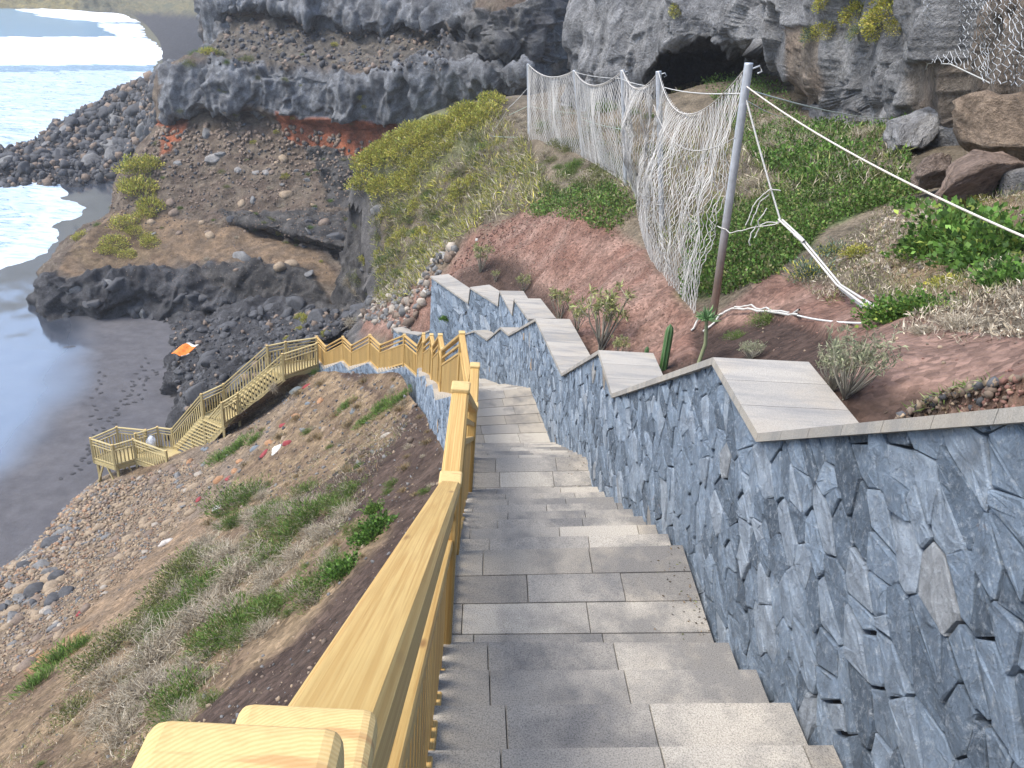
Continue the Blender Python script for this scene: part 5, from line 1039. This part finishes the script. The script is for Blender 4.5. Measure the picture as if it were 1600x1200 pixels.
# -- carpets nobody could count
def carpet(name, jobs, mt, seed):
    g = Geo(); q = np.random.default_rng(seed)
    for (s, poly, n, size, hgt, cols, w_, up, pw) in jobs:
        P, N = sample(s, poly, n, pw, seed); m = len(P)
        if not m: continue
        k = fbm(P*.55+seed, 3); keep = q.random(m) < np.clip(.6+k*1.0, .03, 1); P, N, k = P[keep], N[keep], k[keep]; m = len(P)
        C = np.array(cols)[q.integers(0, len(cols), m)]*q.uniform(.7, 1.3, (m, 1))*(1+.3*fbm(P*1.7, 2))[:, None]
        leaves(g, P+N*(q.random((m, 1))**1.5*hgt*(1+k[:, None])), N*up+np.array([0, 0, .4])+q.normal(size=(m, 3))*.75, size, C, w_)
    o = g.obj(name, mt); o['kind'] = 'stuff'; return o
carpet('ground_cover', [(RH, [(1065, 470), (1085, 370), (1150, 300), (1250, 260), (1420, 215), (1450, 300), (1300, 350), (1215, 430), (1140, 460)], 40000, .058, .24, BR+G1+G1+OLV, .6, .5, .3), (RH, [(815, 335), (860, 300), (960, 290), (1000, 330), (960, 370), (900, 345)], 9000, .085, .26, BR+G1+OLV, .6, .5, .3), (RH, [(1090, 120), (1220, 130), (1260, 200), (1430, 205), (1420, 270), (1250, 300), (1180, 260)], 22000, .10, .3, G1+BR+BR, .5, .5, .3)], LEAF, 51)
carpet('dry_grass', [(RH, [(790, 170), (1040, 130), (1260, 180), (1430, 215), (1400, 290), (1180, 320), (1050, 400), (960, 300), (840, 320)], 15000, .26, .2, DRYC+OLV+OLV, .07, .8, .3), (RH, [(600, 480), (580, 330), (640, 220), (770, 170), (830, 230), (860, 320), (760, 350), (690, 400), (640, 470)], 30000, .45, .25, DRYC+OLV+YG, .06, .9, .3), (RH, [(1300, 420), (1450, 320), (1600, 300), (1600, 450), (1480, 500), (1380, 480)], 9000, .07, .06, DRYC+OLV, .1, .8, .3), (RH, [(1230, 440), (1400, 310), (1500, 320), (1420, 440), (1300, 480)], 7000, .06, .05, DRYC+OLV+[(.12, .09, .06)], .14, .5, .3), (RH, [(1400, 520), (1440, 470), (1600, 440), (1620, 530), (1500, 540)], 4000, .05, .04, DRYC+[(.14, .1, .07)], .2, .4, .2)], DRY, 52)
carpet('dry_grass', [(LS, [(0, 1080), (200, 960), (330, 800), (430, 700), (560, 620), (640, 660), (560, 800), (420, 960), (250, 1200), (0, 1200)], 22000, .12, .05, DRYC+[(.3, .2, .1)]+OLV, .06, .4, .3)], DRY, 53)
carpet('leaf_litter', [(RH, [(1010, 585), (1300, 585), (1340, 615), (1620, 605), (1620, 680), (1000, 640)], 5000, .028, .01, [(.12, .08, .05), (.2, .15, .1), (.07, .05, .035)], .5, .1, .15), (RH, [(1330, 600), (1600, 600), (1600, 650), (1350, 650)], 900, .05, .03, [(.12, .17, .05), (.2, .22, .1)], .1, 1, .15)], DRY, 54)
# -- right hand slope, plants one can name
PL = [('dark0', 1588, 296, 30, 'shrub', 'round dark green shrub at the right edge below the boulders'), ('lush0', 1500, 375, 70, 'bush', 'largest bright green leafy bush on the right slope'), ('lush1', 1450, 395, 42, 'bush', 'leafy bush with drooping stems left of the largest bush'), ('lush2', 1565, 395, 72, 'bush', 'bright green leafy bush at the right edge under the cable'), ('bright0', 1530, 425, 56, 'bush', 'bright green bush with round leaves, lower right slope'), ('bright1', 1580, 445, 50, 'bush', 'round leaved bush at the right edge, lowest of the group'),
 ('lush1', 1395, 500, 46, 'bush', 'dark green leafy bush where the rope is anchored'), ('lush0', 1440, 490, 42, 'bush', 'green bush right of the rope anchor'), ('blue0', 1268, 432, 36, 'shrub', 'blue green spurge with yellow flower heads beside the white straps'), ('blue1', 1300, 395, 26, 'shrub', 'yellow tipped spurge above the blue green one'), ('yg1', 1340, 400, 22, 'shrub', 'small yellowish plant under the strap'), ('yg0', 1545, 305, 30, 'shrub', 'yellow leaved plant next to the brown boulder'), ('yg2', 1520, 320, 20, 'shrub', 'small yellowed plant left of the yellow leaved plant'), ('bright2', 1425, 325, 24, 'plant', 'light green leafy plant above the pale dirt'), ('bright1', 1480, 215, 18, 'plant', 'green plant beside the rocks under the cliff'), ('bright0', 1375, 320, 16, 'plant', 'small green plant in the pale dirt patch'), ('yg2', 1480, 450, 26, 'plant', 'yellow and green plant above the dead twigs'), ('fine1', 1195, 505, 26, 'plant', 'dark green plant over the white strap on the ground'), ('greyshrub1', 1172, 560, 26, 'shrub', 'small white flowered plant behind the first coping block'), ('dry0', 1500, 515, 40, 'shrub', 'heap of dead pale twigs on the red soil'), ('dry1', 1440, 520, 24, 'shrub', 'small heap of dead twigs below the leafy bush'), ('fine0', 1150, 530, 18, 'plant', 'small green plant left of the dark plant on the strap'), ('dry2', 1585, 470, 30, 'shrub', 'dead leaves heap at the right edge')]
for k, x, y, r, c, l in PL: plant(k, x, y, r, RH, l, c, c if c != 'plant' else 'plant', sc=(1, 1, .9))
plant('greyshrub0', 1322, 622, 88, RH, 'grey green bare stemmed shrub behind the near coping block', sc=(.8, .8, 1.0), upright=0)
plant('greyshrub1', 1300, 612, 60, RH, 'leafless grey shrub left of the grey green shrub', sc=(.7, .7, .9), upright=0)
for k, x, y, r, l in (('spindly0', 938, 548, 96, 'tallest pale stemmed spurge shrub beside the coping'), ('spindly1', 872, 505, 52, 'thin green shrub between the planter wall and the tall spurge'), ('spindly2', 815, 460, 30, 'yellow green sapling near the middle of the dark bed'), ('spindly0', 752, 425, 42, 'sapling highest in the dark bed above the planter wall'), ('spindly1', 963, 562, 38, 'small pale shrub at the foot of the tall spurge'), ('spindly2', 775, 440, 18, 'tiny green sapling behind the planter wall'), ('spindly1', 900, 520, 44, 'wispy shrub left of the tall spurge')):
    plant(k, x, y, r, RH, l, sc=(.85, .85, 1), upright=0)
for x, y, r in ((697, 500, 10), (730, 497, 12), (762, 503, 9), (785, 498, 11), (805, 500, 9)):
    P = pz(x, y, -9.1); o = bpy.data.objects.new('plant', TPL['bright%d' % rp.randrange(3)][0][1]); COL.objects.link(o); s = r*np.linalg.norm(P)/1300; o.matrix_world = Matrix.Translation(Vector(P)) @ Matrix.Scale(s, 4); tag(o, 'small green plant growing at the foot of the stepped planter wall', 'plant', 'plants at the foot of the planter wall')
for i, (x, y, r, l) in enumerate(((1290, 48, 16, 'yellow flowered plant on the cliff, second from left'), (1268, 56, 18, 'green plant on the cliff face, leftmost by the crack'), (1340, 22, 22, 'yellow green plant hanging high on the cliff'), (1385, 20, 28, 'largest yellow green plant on the cliff'), (1372, 42, 20, 'plant hanging below the largest cliff plant'), (1338, 52, 14, 'small green plant low on the cliff ledge'), (1400, 42, 14, 'plant right below the largest cliff plant'), (1058, 14, 12, 'small green plant in a cliff crack above the cave'), (1285, 2, 14, 'plant at the top edge of the cliff'))): plant('blue%d' % (i % 3) if i in (1, 5) else 'yg%d' % (i % 3), x, y, r, CL, l, 'plant', 'plant', upright=.6)
# cactus columns and the rosette plant
def cactus(x, ytop, ybot, wpx, label):
    P, N = hit(RH, x, ybot); d = np.linalg.norm(P); h = (ybot-ytop)*d/1300*1.03; r = wpx/2*d/1300; V = []; k = 24; lev = 14; C = []
    for i in range(lev):
        t = i/(lev-1); s = r*(1 if t < .8 else math.sqrt(max(0, 1-((t-.8)/.2)**2))*.98+.02)
        for j in range(k):
            a = j*2*math.pi/k; rr_ = s*(1.0 if j % 4 == 0 else (.62 if j % 4 == 2 else .78)); V.append((rr_*math.cos(a), rr_*math.sin(a), h*t-.05)); c = (.045, .115, .035) if j % 4 else (.12, .17, .07); C.append(c)
    i = np.arange(lev-1)[:, None]*k; j = np.arange(k)[None]; F = np.stack([i+j, i+(j+1) % k, i+k+(j+1) % k, i+k+j], -1).reshape(-1, 4)
    o = fobj('cactus', np.array(V), F, PLAINLEAF, np.array(C)); o.location = P; tag(o, label, 'cactus')
PLAINLEAF = plain_attr('cactus_skin', .5, 0, 30, .15, .1)
cactus(1037, 497, 578, 13, 'tall green columnar cactus behind the coping'); cactus(1006, 533, 572, 7, 'short thin columnar cactus left of the tall one')
P, N = hit(RH, 1088, 572); d = np.linalg.norm(P); u = d/1300; rt = thing('rosette_plant', 'single stemmed plant with a green rosette of narrow leaves beside the cactus', 'plant', tuple(P)); g = Geo(); top = P+np.array([.0*u, 0, 76*u]); tube(g, np.array([P, P+np.array([5*u, 0, 38*u]), top]), [3.2*u, 2.8*u, 2.6*u], colr(.2, .22, .12), 7); g.obj('stem', DRY, rt)
g = Geo(); D = rng.normal(size=(90, 3)); D[:, 2] = np.abs(D[:, 2])*.9+.05; leaves(g, np.repeat(top[None], 90, 0), D, 20*u, np.array([(.12, .23, .09), (.16, .28, .11), (.2, .3, .15)])[rng.integers(0, 3, 90)], .16, .1); g.obj('rosette', LEAF, rt)

g = Geo(); q = np.random.default_rng(8); Ls = []
for i in range(150):
    k = q.integers(0, 4); t_ = q.random(); a_, b_ = np.array(Rs[0][0]), np.array(Rs[0][1]); p_ = a_+(b_-a_)*t_; Ls.append((p_[0]-abs(q.normal())*.10-.02, p_[1], ZL[0]+.004)) if k < 2 else Ls.append((*(np.array(Rs[1][0])+(np.array(Rs[1][1])-np.array(Rs[1][0]))*t_-np.array([abs(q.normal())*.14+.02, 0])), ZL[1]+.004))
Ls = np.array(Ls); D = q.normal(size=(len(Ls), 3))*np.array([1, 1, .12]); leaves(g, Ls, D, .018, np.array([(.10, .07, .04), (.18, .13, .08), (.07, .055, .04), (.13, .14, .06)])[q.integers(0, 4, len(Ls))], .5, .05); o = g.obj('leaf_litter', DRY); o['kind'] = 'stuff'
# ================================================================== ROCKFALL NET, MESH, ROPES, SMALL THINGS
net = thing('rockfall_net', 'sagging pale rope rockfall net strung between five steel posts on the slope', 'net fence', tuple(hit(RH, 1112, 500)[0]))
PB = [(828, 216, 825, 100, 43), (908, 240, 897, 110, 38), (979, 290, 973, 110, 27.3), (1034, 372, 1029, 112, 20), (1112, 502, 1170, 100, 11.8)]
tops, bots = [], []
for i, (bx, by, tx, ty, H) in enumerate(PB):
    b, N = hit(RH, bx, by); H = math.hypot(b[0], b[1]); t_ = ph(tx, ty, H*(.995 if i < 4 else .985)); tops.append(t_); bots.append(b)
    g = Geo(); r = .066 if i < 4 else .055; a = nrm(t_-b); L = np.linalg.norm(t_-b); n_ = 10; zz_ = np.linspace(-.3, L, n_); q = fbm(np.c_[zz_, zz_*0, zz_*0]*2, 2)
    tube(g, b+a*zz_[:, None], r, colr(.50, .52, .55), 12)
    if i == 4:
        c = np.concatenate(g.C); hgt = (g.V[0]-b)@a; f = np.clip((1.9-hgt)/1.2, 0, 1)[:, None]; g.C = [c*(1-f)+np.array([.21, .15, .12])*f]
    po = g.obj('post', GALV, net, True)
    g = Geo(); tube(g, np.array([t_-a*.002, t_+a*.012]), [r*1.0, r*.96], colr(.40, .42, .44), 12); k = len(g.V[0]); g.F.append(np.array([[12, 13, 14, 15], [12, 15, 16, 23], [16, 17, 18, 23], [18, 19, 22, 23], [19, 20, 21, 22]])); tube(g, np.array([t_-a*.05+np.array([.05, -.02, 0]), t_-a*.03+np.array([.13, -.03, .02]), t_-a*.07+np.array([.17, -.04, 0]), t_-a*.09+np.array([.12, -.03, -.01])]), .013, colr(.45, .46, .46), 6); g.obj('post_head', GALV, po)
bulge = nrm(np.array([-1, .1, 0]))
def net_panel(ta, tb, ba, bb, nst, rows, sagt, r, bil, seed, rough=.04, botmid=None, pull=None):
    q = np.random.default_rng(seed); g = Geo()
    U = (np.arange(nst)+.5)/nst; v = np.linspace(0, 1, rows)
    zig = (((np.arange(rows)[None]+np.arange(nst)[:, None]) % 2)-.5)*.5/nst
    u = np.clip(U[:, None]+zig+q.normal(size=(nst, rows))*.07/nst, 0, 1); fold = .022*np.sin(U[:, None]*47+seed)*np.sin(v[None]*3.1*1.2); u = np.clip(u+fold*(24/nst), 0, 1)
    V = np.broadcast_to(v, (nst, rows))
    top = ta+(tb-ta)*u[..., None]; top = top-np.array([0, 0, 1])*(sagt*4*u*(1-u))[..., None]
    bot = ba+(bb-ba)*u[..., None]
    if botmid is not None: bot = ((1-u)**2)[..., None]*ba+(2*u*(1-u))[..., None]*botmid+(u**2)[..., None]*bb
    P = top*(1-V)[..., None]+bot*V[..., None]+bulge*(bil*np.sin(np.pi*V**.8)*np.sin(np.pi*u)**.5*(.5+.5*np.sin(u*9+seed)))[..., None]
    P = P+np.stack([fbm(P*1.3+seed, 2), fbm(P*1.3+seed+30, 2), fbm(P*1.3+seed+60, 2)*.6], -1)*rough*np.sin(np.pi*V)[..., None]
    P = P+np.array([.07, .14, 0])*np.sin(np.pi*np.clip(u, 0, 1))[..., None]**.3; tubes(g, P, r*.8, np.array([.56, .54, .51])*q.uniform(.7, 1.15, (nst, 1)))
    uu = np.linspace(0, 1, 26); tp = ta+(tb-ta)*uu[:, None]-np.array([0, 0, 1])*(sagt*4*uu*(1-uu))[:, None]; tube(g, tp, r*1.15, colr(.45, .43, .40))
    g.obj('net_panel', ROPE, net)
gb = [hit(RH, 828, 222)[0], hit(RH, 908, 246)[0], hit(RH, 985, 292)[0], hit(RH, 1005, 395)[0], hit(RH, 1085, 492)[0]]
net_panel(tops[0], tops[1], gb[0], gb[1], 60, 26, .42, .0165, .25, 1); net_panel(tops[1], tops[2], gb[1], gb[2], 66, 28, .5, .015, .3, 2)
b3 = hit(RH, 1002, 330)[0]+np.array([-.2, 0, .05])
net_panel(tops[2], tops[3], gb[2], b3, 54, 30, .42, .0125, .4, 3, .12); net_panel(tops[3], tops[4], b3, gb[4], 84, 36, .75, 0.0088, .30, 4, .13, botmid=hit(RH, 1000, 440)[0])
net_panel(tops[3]+np.array([0, 0, -.7]), tops[4]+np.array([0, 0, -.9]), b3, gb[4], 20, 26, .5, .0065, .5, 9, .3, botmid=hit(RH, 1040, 470)[0])
def rope(name, pts, r, col, parent=None, sag=0, n=14, wob=0):
    pts = [np.array(p, float) for p in pts]; g = Geo(); Q = []
    for a, b in zip(pts, pts[1:]):
        t = np.linspace(0, 1, n)[:-1, None]; Q.append(a+(b-a)*t-np.array([0, 0, 1])*sag*4*t*(1-t))
    Q = np.concatenate(Q+[pts[-1][None]]); Q = Q+wob*np.stack([fbm(Q*6, 2), fbm(Q*6+9, 2), fbm(Q*6+20, 2)], -1) if wob else Q
    tube(g, Q, r*.55, colr(*col), 6); return g.obj(name, ROPE, parent, True)
WH, GN, GB = (.47, .455, .42), (.36, .46, .38), (.40, .36, .30)
T5, B5 = tops[4], bots[4]; a5 = nrm(B5-T5)
for i in range(2): rope('rope', [tops[i]+(bots[i]-tops[i])*.55, tops[i+1]+(bots[i+1]-tops[i+1])*.5], .016, GN, net, .05)
rope('rope', [tops[1]+np.array([0, 0, -.05]), tops[2]+np.array([0, .3, -.25]), tops[3]+np.array([.1, 0, -.3]), T5+a5*.35], .016, (.5, .5, .48), net, .06)
anch = hit(RH, 1390, 192)[0]; far = ph(1404, 190, math.hypot(anch[0], anch[1]))
rope('guy_rope', [T5+a5*.3, far+np.array([0, 0, .1])], .02, (.5, .56, .52), net, .12); rope('guy_rope', [T5+a5*.42, hit(RH, 1235, 180)[0]], .016, (.5, .54, .5), net, .1)
re = ph(1680, 404, 6.2); rope('guy_rope', [T5+a5*.26, re], .017, (.50, .46, .40), net, .10, 20)
an2 = hit(RH, 1362, 492)[0]; k1 = T5+(an2-T5)*.5
mid = ph(1219, 343, 11.0); rope('guy_rope', [T5+a5*.35, mid], .022, WH, net, .02)
for dx in (-.02, .025): rope('strap', [mid+np.array([dx, 0, 0]), ph(1250, 372, 10.6)+np.array([dx, 0, 0]), ph(1310, 445, 9.9)+np.array([dx, 0, 0]), an2+np.array([dx*2, 0, .05])], .024, WH, net, 0)
rope('strap', [ph(1242, 366, 10.65), ph(1256, 378, 10.5)], .045, WH, net); rope('strap', [ph(1312, 450, 9.85), an2], .03, WH, net)
pm = B5+(T5-B5)*.385
rope('rope', [ph(1122, 352, 11.6), pm+np.array([.05, -.1, 0]), ph(1185, 354, 11.1), mid+np.array([0, 0, -.05])], .014, WH, net, 0, 8, .02)
for (x, y, x2, y2) in ((1165, 350, 1195, 300), (1195, 300, 1218, 296), (1172, 352, 1200, 305), (1180, 372, 1200, 325), (1172, 383, 1180, 352), (1186, 352, 1219, 349)): rope('rope', [ph(x, y, 11.1), ph((x+x2)/2-4, (y+y2)/2-4, 11.1), ph(x2, y2, 11.1)], .014, WH, net, 0, 8, .03)
def ground(x, y, h=.04): return hit(RH, x, y)[0]+np.array([0, 0, h])
strap = [ground(1100, 522), ground(1118, 508, .1), ground(1140, 492, .12), ground(1165, 494, .1), ground(1205, 498, .08), ground(1245, 502, .08)]
rope('strap', strap, .030, WH, net, 0, 6, .03); rope('strap', [p+np.array([.02, -.03, .04]) for p in strap[2:]], .022, WH, net, 0, 6, .05); rope('rope', [strap[-1], ground(1345, 512, .05)], .018, (.6, .6, .58), net, .02)
rope('strap', [ground(1105, 500, .1), ground(1092, 508, .12), ground(1080, 520, .02)], .028, WH, net, 0, 6, .03)
p0, p1 = tops[0], bots[0]; rope('guy_rope', [p0+(p1-p0)*.3, ph(795, 168, 44.5), hit(RH, 768, 207)[0]], .022, (.5, .5, .48), net, .05); rope('rope', [p0+(p1-p0)*.55, ph(795, 180, 44)], .018, GN, net); rope('rope', [p1+np.array([0, 0, .1]), hit(RH, 764, 217)[0]+np.array([0, 0, .15])], .022, GN, net, .05)
# wire mesh hung on the cliff
wm = thing('rockfall_mesh', 'grey hexagonal wire mesh hung over the cliff at the upper right', 'wire mesh', tuple(hit(CL, 1520, 60)[0]))
def cl(x, y, lift=1.7): p, n = hit(CL, x, y); d = math.hypot(p[0], p[1]); q = ph(x, y, d-lift); return q
def curtain(x0, x1, ytop, ybot, nx, ny, r, seed):
    q = np.random.default_rng(seed); xs = np.linspace(x0, x1, 4); ysn = np.linspace(0, 1, 4); A = np.array([[cl(x, ytop+(ybot(x)-ytop)*v) for v in ysn] for x in xs]); A = cr1(A, nx*2); A = np.swapaxes(cr1(np.swapaxes(A, 0, 1), ny), 0, 1)
    g = Geo(); i = np.arange(nx)[:, None]; j = np.arange(ny)[None]; f = i*2+(((i+j//2) % 2))*1.0; f = np.clip(f, 0, nx*2-1).astype(int); P = A[f, np.broadcast_to(j, f.shape)]; P = P+q.normal(size=P.shape)*.012
    tubes(g, P, r, np.array([.42, .44, .46])*q.uniform(.75, 1.15, (nx, 1))); return g.obj('wire_panel', ROPE, wm)
curtain(1443, 1545, -40, lambda x: 98+max(0, x-1480)*.35, 17, 40, .0075, 1); curtain(1535, 1680, -40, lambda x: 128+(x-1535)*.12, 22, 44, .0065, 2)
rope('cable', [cl(1447, 108, .4), cl(1450, 99, .5), cl(1485, 100, .6), cl(1540, 126, .6), ph(1552, 133, 17.0), ph(1680, 196, 13)], .022, (.52, .52, .5), wm, 0, 8)
# orange sheet on the rocks by the sand
c = hit(OC, 288, 549)[0]*.972+np.array([0, 0, .05]); u_ = nrm(pz(303, 543, SEA+.45)-pz(267, 557, SEA+.45)); w_ = np.array([-u_[1], u_[0], 0]); tp = thing('tarpaulin', 'orange sheet with a white edge lying beside the dark rocks on the beach', 'sheet', tuple(c)); 
def sheet(nm, a0, a1, b0, b1, col, dz):
    n = 14; A, B = np.meshgrid(np.linspace(a0, a1, n), np.linspace(b0, b1, n)); z = .10*np.sin(A*3.1+B*2)+.06*np.sin(B*7-A*2)+dz; top = c+A[..., None]*u_+B[..., None]*w_+z[..., None]*np.array([0, 0, 1]); V = np.concatenate([top.reshape(-1, 3), top.reshape(-1, 3)-np.array([0, 0, .05])]); i = np.arange(n-1)[:, None]*n; j = np.arange(n-1)[None]; F = np.stack([i+j, i+j+1, i+n+j+1, i+n+j], -1).reshape(-1, 4); F2 = F[:, ::-1]+n*n
    ring = np.r_[np.arange(n), np.arange(2*n-1, n*n, n), np.arange(n*n-2, n*n-n-1, -1), np.arange(n*n-2*n, 0, -n)]; S = np.stack([ring, np.roll(ring, -1), np.roll(ring, -1)+n*n, ring+n*n], -1)[:, ::-1]
    fobj(nm, V, np.concatenate([F, F2, S]), STONE, np.repeat(np.array(col)[None], len(V), 0), tp)
sheet('cloth', -.7, .6, -.45, .38, (.62, .17, .025), .1); sheet('hem', .5, .76, -.45, .4, (.6, .58, .53), .13); sheet('hem', -.66, -.1, -.6, -.44, (.6, .56, .5), .08)
# pale sack on the deck
c = np.array([*xy(pz(237, 694, FD+.35)), FD]); V, F = rock_shape(5, 3, .1, (1, 1, 1)); V = V*np.array([.24, .24, .45])+np.array([0, 0, .42]); o = fobj('sack', V, F, STONE, np.repeat(np.array([[.66, .68, .72]]), len(V), 0), smooth=True); o.location = c; tag(o, 'white sack standing on the beach deck behind the railing', 'sack')
